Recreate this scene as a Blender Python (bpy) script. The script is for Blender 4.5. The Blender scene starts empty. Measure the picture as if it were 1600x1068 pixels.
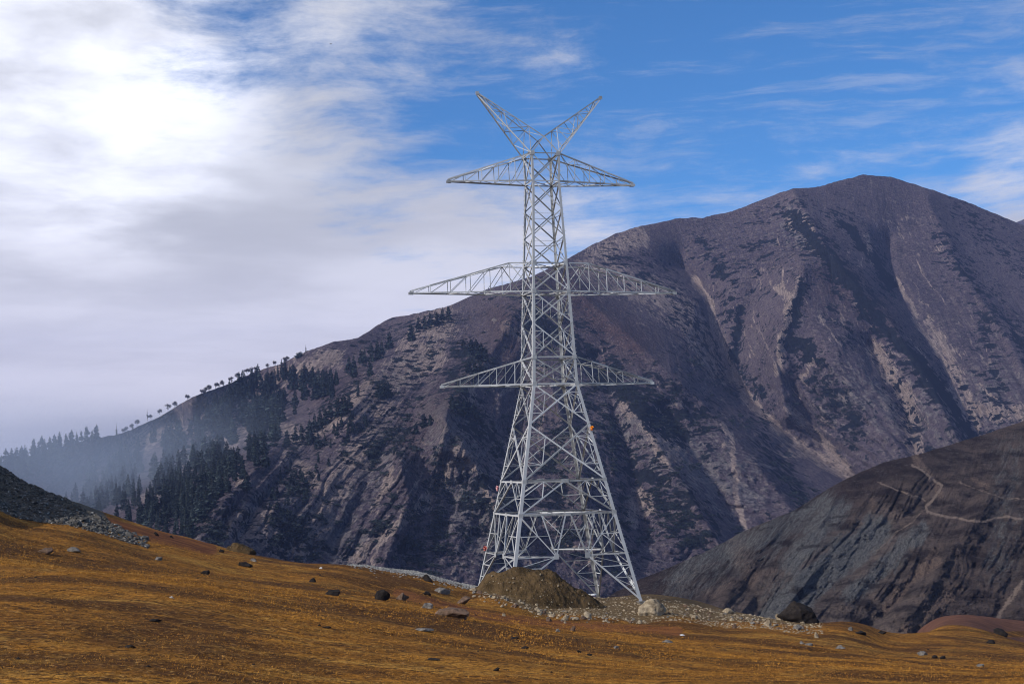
import bpy, math, random
import numpy as np
from mathutils import Vector, Matrix
C = bpy.context.scene.collection
SC = bpy.context.scene
R = math.radians
# ------------------------------------------------------------------ camera
F, PITCH, ROLL = 2228.185, 0.0830, 0.0320          # focal length in source pixels (1600 wide)
cp, sp, cr, sr = math.cos(PITCH), math.sin(PITCH), math.cos(ROLL), math.sin(ROLL)
cam = bpy.data.cameras.new('camera'); camo = bpy.data.objects.new('camera', cam); C.objects.link(camo)
cam.sensor_width = 36; cam.lens = F/1600*36; cam.clip_start = .1; cam.clip_end = 60000
Rv, Uv, Fv = Vector((1, 0, 0)), Vector((0, -sp, cp)), Vector((0, cp, sp))
X, Y, Z = cr*Rv-sr*Uv, sr*Rv+cr*Uv, -Fv
camo.matrix_world = Matrix(((X.x, Y.x, Z.x, 0), (X.y, Y.y, Z.y, 0), (X.z, Y.z, Z.z, 0), (0, 0, 0, 1)))
SC.camera = camo
SC.render.resolution_x, SC.render.resolution_y = 1024, 683
SC.view_settings.view_transform = 'Standard'; SC.view_settings.look = 'None'
SC.view_settings.exposure = 0; SC.view_settings.gamma = 1
# ------------------------------------------------------------------ sun and sky
SUN = Vector((-.72, -.44, .53)).normalized()
sl = bpy.data.lights.new('sun', 'SUN'); sl.energy = 4.2; sl.angle = R(.8); sl.color = (1, .965, .92)
so = bpy.data.objects.new('sun', sl); C.objects.link(so); so.rotation_euler = SUN.to_track_quat('Z', 'Y').to_euler()


class NT:
    """small helper that wires shader nodes"""
    def __init__(s, tree): s.t = tree; s.n = tree.nodes; s.n.clear()
    def node(s, typ, ins=None, **kw):
        n = s.n.new(typ)
        for k, v in kw.items(): setattr(n, k, v)
        for k, v in (ins or {}).items(): s.put(n.inputs[k], v)
        return n
    def put(s, sock, v):
        if isinstance(v, bpy.types.NodeSocket): s.t.links.new(v, sock)
        elif isinstance(v, bpy.types.Node): s.t.links.new(v.outputs[0], sock)
        else:
            if isinstance(v, (tuple, list)) and len(v) == 3 and sock.type == 'RGBA': v = (*v, 1)
            sock.default_value = v
    def m(s, op, a, b=0., c=None, clamp=False):
        n = s.n.new('ShaderNodeMath'); n.operation = op; n.use_clamp = clamp
        s.put(n.inputs[0], a); s.put(n.inputs[1], b)
        if c is not None: s.put(n.inputs[2], c)
        return n.outputs[0]
    def v(s, op, a, b=(0, 0, 0)):
        n = s.n.new('ShaderNodeVectorMath'); n.operation = op
        s.put(n.inputs[0], a)
        if op == 'SCALE': s.put(n.inputs['Scale'], b)
        else: s.put(n.inputs[1], b)
        return n.outputs['Value'] if op in ('DOT_PRODUCT', 'LENGTH') else n.outputs[0]
    def noise(s, vec, scale, detail=4, rough=.55, dist=0., dim='3D'):
        n = s.node('ShaderNodeTexNoise', {'Vector': vec, 'Scale': scale, 'Detail': detail, 'Roughness': rough, 'Distortion': dist})
        return n.outputs['Fac']
    def ramp(s, f, lo, hi, a=0., b=1.):
        n = s.node('ShaderNodeMapRange', {'Value': f, 'From Min': lo, 'From Max': hi, 'To Min': a, 'To Max': b}); n.interpolation_type = 'SMOOTHSTEP'
        return n.outputs[0]
    def mix(s, f, a, b, mode='MIX'):
        n = s.n.new('ShaderNodeMix'); n.data_type = 'RGBA'; n.blend_type = mode
        s.put(n.inputs[0], f); s.put(n.inputs[6], a); s.put(n.inputs[7], b)
        return n.outputs[2]
    def attr(s, name): return s.node('ShaderNodeAttribute', attribute_name=name).outputs['Fac']
    def sep(s, vec):
        n = s.node('ShaderNodeSeparateXYZ', {0: vec}); return n.outputs
    def comb(s, x, y, z): return s.node('ShaderNodeCombineXYZ', {0: x, 1: y, 2: z}).outputs[0]


def pixdir(px, py):
    du, dv = px-800., py-534.
    u, v = cr*du-sr*dv, sr*du+cr*dv
    d = np.array([u/F, cp+v/F*sp, sp-v/F*cp])
    return d


world = bpy.data.worlds.new('World'); SC.world = world; world.use_nodes = True
W = NT(world.node_tree)
co = W.node('ShaderNodeTexCoord').outputs['Generated']
d_ = W.v('NORMALIZE', co)
dx, dy, dz = W.sep(d_)
skyt = W.node('ShaderNodeTexSky', sky_type='NISHITA', sun_disc=False, sun_elevation=math.asin(SUN.z),
              sun_rotation=math.atan2(SUN.x, SUN.y), altitude=3000, air_density=1.0, dust_density=.3, ozone_density=2.5)
blue = W.mix(1., skyt.outputs[0], (.37, .86, 1.20), 'MULTIPLY')
blue = W.v('SCALE', blue, .115)
# clouds live on a high layer: project the direction onto a plane overhead
zl = W.m('LOGARITHM', W.m('ADD', W.m('MAXIMUM', dz, 0.), .10), 2.718)
pl = W.comb(W.m('MULTIPLY', dx, 6.5), W.m('MULTIPLY', zl, 4.6), W.m('MULTIPLY', dy, 1.5))
warp = W.node('ShaderNodeTexNoise', {'Vector': pl, 'Scale': .8, 'Detail': 3}).outputs['Color']
pw = W.v('ADD', pl, W.v('SCALE', W.v('SUBTRACT', warp, (.5, .5, .5)), .45))
n1 = W.noise(pw, 1.05, 10, .62)
wisp = W.noise(W.v('MULTIPLY', pw, (.55, 2.6, 1.)), 1.7, 9, .68)
n2 = W.noise(W.v('MULTIPLY', W.v('ADD', pw, (7.3, 2.1, 4.)), (.8, 1.7, 1.)), 2.2, 10, .68)
def lobe(px, py, deg, deg0=0.):
    v = pixdir(px, py); v = v/np.linalg.norm(v)
    dp = W.v('DOT_PRODUCT', d_, tuple(v))
    return W.ramp(dp, math.cos(R(deg)), math.cos(R(deg0)))
left = W.ramp(W.m('ADD', dx, W.m('MULTIPLY', dz, -.20)), .07, -.32)      # cloud bank thickens to the left
low = W.ramp(dz, .25, .13)
cov = W.m('ADD', W.m('MULTIPLY', left, .70), W.m('MULTIPLY', low, W.m('ADD', W.m('MULTIPLY', left, .25), .42)))
cov = W.m('ADD', cov, .06)
cov = W.m('SUBTRACT', cov, W.m('MULTIPLY', lobe(1300, 130, 12), .10))
cov = W.m('SUBTRACT', cov, W.m('MULTIPLY', lobe(330, 20, 5), .30))
cov = W.m('ADD', cov, W.m('MULTIPLY', lobe(1650, 300, 4.0), .42))
cov = W.m('ADD', cov, W.m('MULTIPLY', lobe(1560, 10, 5), .25))
cov = W.m('ADD', cov, W.m('MULTIPLY', lobe(130, 190, 8), .22))
dens = W.m('ADD', W.m('ADD', W.m('MULTIPLY', W.m('SUBTRACT', n1, .5), 1.3), W.m('MULTIPLY', W.m('SUBTRACT', n2, .5), 1.25)), cov)
cl = W.ramp(dens, .10, .86)
glow = lobe(140, 170, 8.5, .3)
shade = W.noise(W.v('MULTIPLY', pw, (.7, 1.1, 1.)), .9, 7, .55)
puff = W.noise(W.v('MULTIPLY', pw, (.9, 1.2, 1.)), .9, 7, .55)
lum = W.m('ADD', W.ramp(shade, .32, .68, .62, .84), W.m('MULTIPLY', glow, W.ramp(puff, .34, .62, .0, .62)))
lum = W.m('MULTIPLY', lum, W.m('MULTIPLY', W.ramp(dz, .0, .070, .50, 1.), W.ramp(dz, .16, .10, 1., 1.14)))
ccol = W.mix(W.ramp(dz, .0, .22), (1.0, .94, .985), (.94, .96, 1.05))
ccol = W.v('SCALE', ccol, lum)
cl = W.m('MAXIMUM', cl, W.m('MULTIPLY', W.ramp(wisp, .52, .74), .34))
skyc = W.mix(cl, blue, ccol)
bg = W.node('ShaderNodeBackground', {'Color': skyc, 'Strength': 1.0})
W.node('ShaderNodeOutputWorld', {'Surface': bg.outputs[0]})

# ------------------------------------------------------------------ numpy tools
def unproj(px, py, D):
    """points at horizontal depth D (metres ahead) seen at source pixel px,py"""
    px, py, D = np.broadcast_arrays(np.asarray(px, float), np.asarray(py, float), np.asarray(D, float))
    du, dv = px-800., py-534.
    u, v = cr*du-sr*dv, sr*du+cr*dv
    dx, dy, dz = u/F, cp+v/F*sp, sp-v/F*cp
    k = D/dy
    return np.stack([dx*k, D, dz*k], -1)
def project(P):
    P = np.asarray(P, float); y = P[..., 1]*cp+P[..., 2]*sp; z = -P[..., 1]*sp+P[..., 2]*cp
    u, v = P[..., 0]/y*F, -z/y*F
    return 800+cr*u+sr*v, 534-sr*u+cr*v
def _h(ix, iy, iz, seed):
    n = (ix*374761393 + iy*668265263 + iz*2147483647*0 + iz*1274126177 + seed*974634777) & 0xffffffff
    n = ((n ^ (n >> 13))*1274126177) & 0xffffffff
    n = ((n ^ (n >> 16))*2246822519) & 0xffffffff
    return ((n ^ (n >> 15)) & 0xffffff)/float(0xffffff)
def vnoise(x, y, z=0., seed=0):
    x, y, z = np.broadcast_arrays(x, y, z)
    ix, iy, iz = np.floor(x).astype(np.int64), np.floor(y).astype(np.int64), np.floor(z).astype(np.int64)
    fx, fy, fz = x-ix, y-iy, z-iz
    fx, fy, fz = [f*f*f*(f*(f*6-15)+10) for f in (fx, fy, fz)]
    r = 0
    for a in (0, 1):
        for b in (0, 1):
            if np.all(iz == 0) and np.all(fz == 0):
                r = r + _h(ix+a, iy+b, iz, seed)*(fx if a else 1-fx)*(fy if b else 1-fy); continue
            for c in (0, 1):
                r = r + _h(ix+a, iy+b, iz+c, seed)*(fx if a else 1-fx)*(fy if b else 1-fy)*(fz if c else 1-fz)
    return r*2-1
def fbm(x, y, z=0., seed=0, o=5, g=.5):
    r, a, t = 0, 1., 0.
    for i in range(o):
        r = r + a*vnoise(x, y, z, seed+i*17); t += a; a *= g; x, y, z = x*2.03+3.1, y*2.03+1.7, np.asarray(z)*2.03
    return r/t
def ridged(x, y, seed=0, o=5, g=.5):
    r, a, t = 0, 1., 0.
    for i in range(o):
        r = r + a*(1-2*np.abs(vnoise(x, y, 0., seed+i*13))); t += a; a *= g; x, y = x*2.07+5.3, y*1.9+2.2
    return r/t
def sstep(x, a, b):
    t = np.clip((x-a)/(b-a), 0, 1); return t*t*(3-2*t)
class TPS:
    """thin plate spline through scattered control points"""
    def __init__(s, P, v, smooth=0.):
        s.P = np.array(P, float); s.sc = s.P.std(); s.c = s.P.mean(0); Q = (s.P-s.c)/s.sc; s.Q = Q
        n = len(Q); d = np.hypot(Q[:, None, 0]-Q[None, :, 0], Q[:, None, 1]-Q[None, :, 1])
        K = s.k(d)+np.eye(n)*smooth; T = np.c_[np.ones(n), Q]
        A = np.block([[K, T], [T.T, np.zeros((3, 3))]])
        s.w = np.linalg.solve(A, np.r_[np.array(v, float), 0, 0, 0])
    def k(s, d): return np.where(d > 1e-9, d*d*np.log(d+1e-12), 0.)
    def __call__(s, x, y):
        x, y = np.broadcast_arrays(np.asarray(x, float), np.asarray(y, float)); sh = x.shape
        x, y = (x.ravel()-s.c[0])/s.sc, (y.ravel()-s.c[1])/s.sc
        r = s.w[-3]+s.w[-2]*x+s.w[-1]*y
        for i in range(len(s.Q)): r = r+s.w[i]*s.k(np.hypot(x-s.Q[i, 0], y-s.Q[i, 1]))
        return r.reshape(sh)
def pdist(x, y, pts):
    """distance to a polyline, and position 0..1 along it"""
    best = np.full(np.shape(x), 1e9)
    for (ax, ay), (bx, by) in zip(pts[:-1], pts[1:]):
        vx, vy = bx-ax, by-ay; t = np.clip(((x-ax)*vx+(y-ay)*vy)/(vx*vx+vy*vy), 0, 1)
        best = np.minimum(best, np.hypot(x-ax-t*vx, y-ay-t*vy))
    return best
def polyline(pts):
    a = np.array(pts, float); return lambda x: np.interp(x, a[:, 0], a[:, 1])
def in_poly(x, y, P):
    c = False
    for i in range(len(P)):
        (x1, y1), (x2, y2) = P[i], P[i-1]
        if (y1 > y) != (y2 > y) and x < (x2-x1)*(y-y1)/(y2-y1)+x1: c = not c
    return c
def mesh(name, V, Fc, mat=None, attrs=None, smooth=False, tris=False, mats=None):
    me = bpy.data.meshes.new(name); V = np.asarray(V, np.float32).reshape(-1, 3); Fc = np.asarray(Fc, np.int32)
    k = Fc.shape[1]; me.vertices.add(len(V)); me.vertices.foreach_set('co', V.ravel())
    me.loops.add(Fc.size); me.loops.foreach_set('vertex_index', Fc.ravel())
    me.polygons.add(len(Fc)); me.polygons.foreach_set('loop_start', np.arange(0, Fc.size, k, dtype=np.int32))
    try: me.polygons.foreach_set('loop_total', np.full(len(Fc), k, np.int32))
    except Exception: pass
    me.update(calc_edges=True)
    for n, a in (attrs or {}).items():
        t = me.attributes.new(n, 'FLOAT', 'POINT'); t.data.foreach_set('value', np.asarray(a, np.float32).ravel())
    me.polygons.foreach_set('use_smooth', np.full(len(Fc), smooth))
    if mat: me.materials.append(mat)
    me.validate()
    return me
def link(name, me, parent=None, loc=None, rot=None, scale=None, **props):
    o = bpy.data.objects.new(name, me); C.objects.link(o)
    if parent: o.parent = parent
    if loc is not None: o.location = loc
    if rot is not None: o.rotation_euler = rot
    if scale is not None: o.scale = scale if hasattr(scale, '__len__') else (scale,)*3
    for k, v in props.items(): o[k] = v
    return o
def grid_faces(r, c):
    i = (np.arange(r-1)[:, None]*c+np.arange(c-1)[None, :]).ravel()
    return np.stack([i, i+1, i+c+1, i+c], -1)

# ------------------------------------------------------------------ materials
def material(name, fn, rough=.9, bump=None, spec=.2, metal=0.):
    m = bpy.data.materials.new(name); m.use_nodes = True; T = NT(m.node_tree)
    pos = T.node('ShaderNodeTexCoord').outputs['Object']
    col, hgt = fn(T, pos)
    b = T.node('ShaderNodeBsdfPrincipled', {'Base Color': col, 'Roughness': rough, 'Specular IOR Level': spec, 'Metallic': metal})
    if hgt is not None and bump:
        bn = T.node('ShaderNodeBump', {'Height': hgt, 'Strength': bump[0], 'Distance': bump[1]}); T.put(b.inputs['Normal'], bn.outputs[0])
    T.node('ShaderNodeOutputMaterial', {'Surface': b.outputs[0]})
    return m
def flat(name, c1, c2, scale, rough=.9, bump=None, spec=.2, metal=0., lo=.35, hi=.65, detail=5):
    def fn(T, p):
        n = T.noise(p, scale, detail, .6)
        return T.mix(T.ramp(n, lo, hi), c1, c2), n
    return material(name, fn, rough, bump, spec, metal)

def mountain_fn(T, p):
    fl = T.comb(T.attr('fs'), T.attr('ft'), 0.)
    big = T.noise(p, .0035, 5, .6)
    mid = T.noise(p, .016, 6, .62)
    fine = T.noise(p, .09, 5, .65)
    st = T.noise(T.v('MULTIPLY', fl, (.11, .030, 1.)), 1., 8, .66, .8)      # streaks down the fall line
    st2 = T.noise(T.v('MULTIPLY', fl, (.40, .10, 1.)), 1., 6, .66, .6)
    pt = T.v('MULTIPLY', p, (.022, .030, .060))
    pn = T.noise(pt, 1., 7, .68, .4)
    pn2 = T.noise(T.v('MULTIPLY', p, (.075, .10, .2)), 1., 4, .6)
    soil = T.mix(T.ramp(big, .35, .65), (.060, .047, .062), (.096, .074, .088))
    soil = T.mix(T.ramp(fine, .45, .72), soil, (.14, .112, .112))
    grey = T.mix(T.ramp(fine, .35, .7), (.10, .092, .098), (.19, .17, .165))
    soil = T.mix(T.m('MULTIPLY', T.ramp(T.m('ADD', T.m('MULTIPLY', T.m('ADD', st, fine), .5), T.m('MULTIPLY', T.attr('rock'), .16)), .56, .68), .8), soil, grey)
    tan = T.mix(T.ramp(st2, .35, .68), (.17, .130, .118), (.31, .245, .220))
    sm = T.ramp(T.m('ADD', T.m('ADD', T.attr('scree'), T.m('MULTIPLY', st, .55)), T.m('ADD', T.m('MULTIPLY', st2, .7), T.m('MULTIPLY', T.m('ADD', mid, fine), .45))), 1.27, 1.46)
    c = T.mix(sm, soil, tan)
    c = T.mix(T.m('MULTIPLY', T.attr('brown'), .8), c, T.mix(T.ramp(mid, .4, .6), (.040, .022, .024), (.060, .034, .034)))
    wv = T.v('ADD', p, T.v('SCALE', T.node('ShaderNodeTexNoise', {'Vector': p, 'Scale': .035, 'Detail': 3}).outputs['Color'], 26.))
    v1 = T.node('ShaderNodeTexVoronoi', {'Vector': T.v('MULTIPLY', wv, (1., 1., 1.9)), 'Scale': .040}).outputs['Distance']
    v2 = T.node('ShaderNodeTexVoronoi', {'Vector': T.v('MULTIPLY', wv, (1., 1., 1.7)), 'Scale': .095}).outputs['Distance']
    vs = T.m('ADD', T.m('MULTIPLY', T.m('SUBTRACT', .46, v1), .75), T.m('MULTIPLY', T.m('SUBTRACT', .46, v2), .50))
    vm = T.ramp(T.m('ADD', T.m('ADD', T.attr('veg'), T.m('MULTIPLY', T.m('SUBTRACT', pn, .5), 2.2)), vs), .50, .55)
    veg = T.mix(T.ramp(fine, .4, .65), (.006, .008, .012), (.015, .018, .022))
    c = T.mix(vm, c, veg)
    sp = T.node('ShaderNodeTexVoronoi', {'Vector': T.v('MULTIPLY', T.v('ADD', p, T.v('SCALE', T.node('ShaderNodeTexNoise', {'Vector': p, 'Scale': .05}).outputs['Color'], 18.)), (1., 1., 1.8)), 'Scale': .075, 'Randomness': 1.})
    dots = T.ramp(T.m('SUBTRACT', sp.outputs['Distance'], T.m('MULTIPLY', T.ramp(T.noise(p, .012, 3, .5), .42, .62), .34)), .06, .0)
    c = T.mix(T.m('MULTIPLY', dots, T.ramp(T.attr('veg'), .06, .3, .55, .95)), c, (.012, .014, .019))      # single low bushes
    gr = T.noise(T.v('MULTIPLY', p, (1., 1., 1.6)), .22, 4, .7)
    c = T.mix(T.m('MULTIPLY', T.ramp(gr, .38, .47), T.m('SUBTRACT', 1., vm)), c, c); c = T.mix(T.ramp(gr, .38, .47, .75, 0.), c, (.016, .014, .021)); c = T.mix(T.m('MULTIPLY', T.ramp(gr, .57, .68, 0., .6), T.m('SUBTRACT', 1., vm)), c, (.27, .22, .21))
    return c, T.m('ADD', T.m('MULTIPLY', fine, 1.), T.m('ADD', T.m('MULTIPLY', gr, .7), T.m('MULTIPLY', st2, .7)))
M_mount = material('mountain_slope', mountain_fn, .95, (.9, 7.), .05)

def hill_fn(T, p):
    fl = T.comb(T.attr('fs'), T.attr('ft'), 0.)
    mid = T.noise(p, .05, 6, .62); fine = T.noise(p, .35, 5, .7)
    st = T.noise(T.v('MULTIPLY', fl, (.08, .040, 1.)), 1., 9, .74, 1.1)
    st2 = T.noise(T.v('MULTIPLY', fl, (.50, .30, 1.)), 1., 6, .70, .8)
    gr = T.noise(p, .9, 5, .72)
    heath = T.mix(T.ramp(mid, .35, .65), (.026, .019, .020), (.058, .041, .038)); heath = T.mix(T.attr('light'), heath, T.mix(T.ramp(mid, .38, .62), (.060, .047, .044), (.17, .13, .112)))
    heath = T.mix(T.ramp(fine, .56, .66), heath, (.10, .085, .080)); heath = T.mix(T.ramp(gr, .60, .70, 0., .8), heath, (.20, .175, .16))
    gs = T.mix(T.ramp(st2, .35, .65), (.060, .060, .063), (.20, .195, .19))
    tan = T.mix(T.ramp(st2, .35, .7), (.11, .078, .066), (.235, .17, .135))
    c = T.mix(T.ramp(T.m('ADD', T.attr('rock'), T.m('MULTIPLY', st, .9)), .80, 1.05), heath, gs)
    c = T.mix(T.ramp(T.m('ADD', T.attr('scree'), T.m('ADD', T.m('MULTIPLY', st, .6), T.m('MULTIPLY', fine, .5))), .90, 1.12), c, tan)
    c = T.mix(T.ramp(gr, .36, .48, .75, 0.), c, (.012, .010, .012)); c = T.mix(T.ramp(mid, .44, .36, 0., .6), c, (.022, .016, .017))
    c = T.mix(T.ramp(T.m('ADD', T.attr('path'), T.m('MULTIPLY', T.m('SUBTRACT', T.m('ADD', fine, gr), 1.), 1.1)), .42, .80), c, (.25, .19, .155))
    return c, T.m('ADD', T.m('ADD', fine, T.m('MULTIPLY', gr, .5)), T.m('MULTIPLY', st2, .8))
M_hill = material('near_hill_slope', hill_fn, .95, (1., 3.), .05)

def ground_fn(T, p):
    big = T.noise(p, .045, 5, .6); mid = T.noise(p, .35, 6, .65); fine = T.noise(p, 3.2, 6, .7)
    ps = T.v('MULTIPLY', p, (.12, .5, 1.)); streak = T.noise(ps, 1., 6, .62, .5)
    a = T.mix(T.ramp(mid, .34, .66), (.215, .088, .014), (.43, .185, .025))
    a = T.mix(T.ramp(streak, .52, .72), a, (.54, .29, .060))
    a = T.mix(T.ramp(T.noise(T.v('MULTIPLY', p, (.045, .085, 0.)), 1., 6, .66, .5), .56, .43, 0., .9), a, (.070, .030, .010)); a = T.mix(T.ramp(T.noise(T.v('MULTIPLY', T.v('ADD', p, (40., 9., 0.)), (.05, .10, 0.)), 1., 6, .66, .4), .53, .66, 0., .6), a, (.54, .29, .055))  # dark patches mix rust-brown turf with painted shade, then golden patches
    a = T.mix(T.ramp(fine, .36, .53, .9, 0.), a, (.048, .021, .008)); a = T.mix(T.ramp(fine, .60, .72, 0., .6), a, (.50, .27, .075))
    a = T.mix(T.ramp(T.noise(ps, 2.2, 5, .7), .58, .66, 0., .9), a, (.030, .015, .008))
    a = T.mix(T.ramp(T.noise(p, 8., 5, .75), .42, .52, .85, 0.), a, (.045, .020, .007)); a = T.mix(T.ramp(T.noise(p, 5., 5, .75), .56, .66, 0., .7), a, (.52, .29, .09)); a = T.mix(T.ramp(T.noise(p, 1.1, 6, .72), .44, .36, 0., .8), a, (.045, .020, .008))
    dirt = T.mix(T.ramp(fine, .35, .68), (.085, .055, .026), (.19, .13, .070))
    stone = T.mix(T.ramp(fine, .38, .62), (.08, .08, .08), (.27, .26, .24))
    heath = T.mix(T.ramp(mid, .35, .65), (.085, .040, .028), (.13, .062, .040))
    w = T.m('MULTIPLY', T.m('SUBTRACT', mid, .5), .9)
    c = T.mix(T.ramp(T.m('ADD', T.attr('rust_shade'), w), .4, .6), a, T.mix(T.ramp(mid, .4, .6), (.10, .036, .016), (.19, .075, .025)))
    c = T.mix(T.ramp(T.m('ADD', T.attr('heath'), w), .4, .6), c, heath)
    c = T.mix(T.ramp(T.m('ADD', T.attr('dirt'), w), .4, .6), c, dirt)
    c = T.mix(T.ramp(T.m('ADD', T.attr('gravel'), w), .42, .58), c, stone)
    c = T.mix(T.ramp(T.m('ADD', T.attr('scree'), w), .42, .58), c, T.mix(T.ramp(fine, .35, .65), (.045, .042, .036), (.13, .12, .10)))
    return c, T.m('ADD', fine, T.m('MULTIPLY', mid, 1.5))
M_ground = material('dry_turf', ground_fn, .95, (.8, .12), .05)

def steel_fn(T, p):
    n = T.noise(p, 1.3, 5, .6); f = T.noise(T.v('MULTIPLY', p, (1, 1, .25)), 9., 4, .6)
    c = T.mix(T.attr('tone'), (.20, .205, .21), (.64, .65, .66)); c = T.mix(T.m('MULTIPLY', T.ramp(n, .4, .65), .5), c, (.52, .53, .54))
    c = T.mix(T.ramp(f, .60, .75, 0., .6), c, (.23, .22, .20))
    return c, f
M_steel = material('galvanised_steel', steel_fn, .48, (.2, .01), .5, .25)
M_plate = flat('steel_plate', (.50, .51, .51), (.68, .69, .68), 3., .45, None, .5, .2)
M_crown = [flat('conifer_needles_%s' % n, a, b, .5, .9, None, .1) for n, a, b in (
    ('dark', (.020, .030, .032), (.060, .080, .072)), ('deep', (.014, .022, .025), (.044, .060, .056)), ('pale', (.032, .048, .048), (.090, .115, .10)))]
M_bark = flat('bark', (.06, .045, .038), (.13, .10, .085), .8)
M_paleb = flat('pale_dead_bark', (.28, .24, .22), (.42, .37, .34), .8)
M_twig = flat('bare_twigs', (.045, .038, .042), (.085, .07, .072), .6)
M_shrub = flat('juniper', (.009, .014, .016), (.026, .034, .032), .3)
def rockmat(name, a, b, c, sc=2.2):
    def fn(T, p):
        n = T.noise(p, sc, 7, .65, .3); f = T.noise(p, sc*7, 4, .7)
        x = T.mix(T.ramp(n, .35, .65), a, b); x = T.mix(T.ramp(f, .55, .72), x, c)
        return x, T.m('ADD', n, T.m('MULTIPLY', f, .4))
    return material(name, fn, .9, (.8, .12), .2)
M_rock = {'tan': rockmat('tan_rock', (.17, .13, .085), (.36, .29, .20), (.48, .42, .32)),
          'grey': rockmat('grey_rock', (.085, .075, .068), (.20, .18, .16), (.30, .28, .26)),
          'dark': rockmat('dark_rock', (.009, .007, .007), (.022, .017, .015), (.048, .038, .031)),
          'brown': rockmat('brown_rock', (.07, .046, .032), (.16, .10, .070), (.24, .17, .12)),
          'white': rockmat('white_rock', (.40, .39, .37), (.62, .60, .56), (.72, .70, .66))}
def scree_fn(T, p):
    n = T.noise(p, 1.1, 3, .6); f = T.noise(p, 3.5, 2, .5)
    x = T.mix(T.ramp(n, .35, .65), (.034, .031, .028), (.105, .098, .088)); x = T.mix(T.ramp(f, .58, .72), x, (.33, .315, .29))
    return x, None
M_scree = material('scree_stone', scree_fn, .9, None, .2)
M_pebble = flat('gravel_stone', (.12, .118, .115), (.31, .30, .28), 2.5, lo=.3, hi=.7)
def blade_fn(T, p):
    n = T.noise(p, .5, 5, .65); r = T.attr('tone')
    c = T.mix(T.ramp(r, 0., 1.), (.17, .072, .012), (.50, .235, .040))
    c = T.mix(T.ramp(n, .36, .56, .75, 0.), c, (.10, .042, .010))
    return c, None
M_blade = material('dry_grass', blade_fn, .85, None, .1)
def mound_fn(T, p):
    n = T.noise(p, .5, 6, .65); f = T.noise(p, 4.5, 5, .75); s = T.node('ShaderNodeTexVoronoi', {'Vector': p, 'Scale': 3.2}).outputs['Distance']
    c = T.mix(T.ramp(n, .35, .65), (.038, .025, .012), (.090, .058, .028))
    c = T.mix(T.ramp(f, .50, .72), c, (.13, .090, .048)); c = T.mix(T.ramp(s, .16, .08), c, (.25, .20, .13))
    return c, T.m('ADD', T.m('MULTIPLY', f, 1.), T.ramp(s, .3, .08))
M_mound = material('excavated_earth', mound_fn, .95, (.9, .15), .1)

# ------------------------------------------------------------------ ground: one sheet from the camera's feet to the horizon
LG = 420.
_gc = []
def gc(px, py, D): p = unproj(px, py, D); _gc.append((px, math.log(D)*LG, p[2]))
def gz_(px, D, z): _gc.append((px, math.log(D)*LG, z))
for px in (-500, 200, 900, 1600, 2200): gz_(px, 2.2, -1.7); gz_(px, 8, -2.3-.0006*px)
for a in ((-300, 1068, 22), (0, 1068, 25), (400, 1068, 28), (800, 1068, 33), (1200, 1068, 40), (1600, 1068, 48), (1900, 1068, 54),
          (-300, 920, 46), (0, 945, 42), (200, 940, 47), (400, 965, 48), (600, 985, 52), (800, 1010, 56), (1000, 1025, 62), (1200, 1038, 66), (1400, 1048, 70), (1600, 1050, 76), (1900, 1068, 80),
          # lip of the near rise, then the hollow behind it
          (0, 888, 62), (150, 893, 66), (300, 905, 72), (450, 925, 78), (600, 942, 84), (720, 958, 90), (840, 975, 94), (960, 990, 96), (1100, 1002, 98), (1250, 1015, 96), (1400, 1030, 96), (1560, 1042, 98),
          (150, 887, 80), (300, 896, 88), (450, 917, 94), (600, 937, 98), (720, 954, 104), (840, 971, 108), (960, 984, 110), (1100, 993, 112), (1250, 1003, 110),
          (0, 850, 82), (150, 862, 92), (300, 880, 104), (450, 900, 112), (600, 918, 118), (720, 938, 124), (850, 962, 126), (1000, 970, 128), (1130, 978, 130), (1250, 985, 132), (1380, 1005, 134), (1560, 1018, 134),
          # crest of the meadow
          (-300, 765, 98), (0, 808, 105), (100, 822, 110), (200, 839, 118), (330, 860, 132), (440, 873, 140), (560, 884, 146), (660, 897, 150), (747, 917, 151), (800, 925, 141), (936, 933, 155), (1005, 942, 142), (1100, 946, 150), (1180, 962, 152), (1240, 971, 152), (1100, 958, 175), (1000, 955, 175), (860, 950, 175), (1330, 978, 158), (1420, 990, 162), (1600, 1006, 170), (1850, 1022, 176),
          # rubble slope on the left
          (-300, 560, 150), (-150, 648, 155), (0, 772, 132), (0, 733, 158), (80, 778, 158), (150, 806, 163), (240, 834, 165), (330, 858, 166),
          # brown swell on the right
          (1430, 1003, 215), (1600, 1003, 215), (1900, 1010, 215), (1430, 986, 290), (1500, 974, 300), (1600, 976, 305), (1750, 985, 310), (1900, 992, 310)): gc(*a)
for px, z in ((-300, -8), (0, -10), (250, -13), (450, -20), (650, -24), (850, -26), (1000, -28), (1200, -31), (1330, -35)): gz_(px, 195, z); gz_(px, 260, z-22)
for px, z in ((-300, -60), (250, -70), (700, -75), (1100, -80), (1330, -78), (1500, -70), (1800, -70)): gz_(px, 420, z)
for px in (-300, 250, 800, 1300, 1900): gz_(px, 800, -185); gz_(px, 2500, -230); gz_(px, 12000, -240)
_g = TPS([(a, b) for a, b, c in _gc], [c for a, b, c in _gc])
def gpx(x, y): return project(np.stack(np.broadcast_arrays(x, y, -.1*np.asarray(y, float)), -1))[0]
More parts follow.
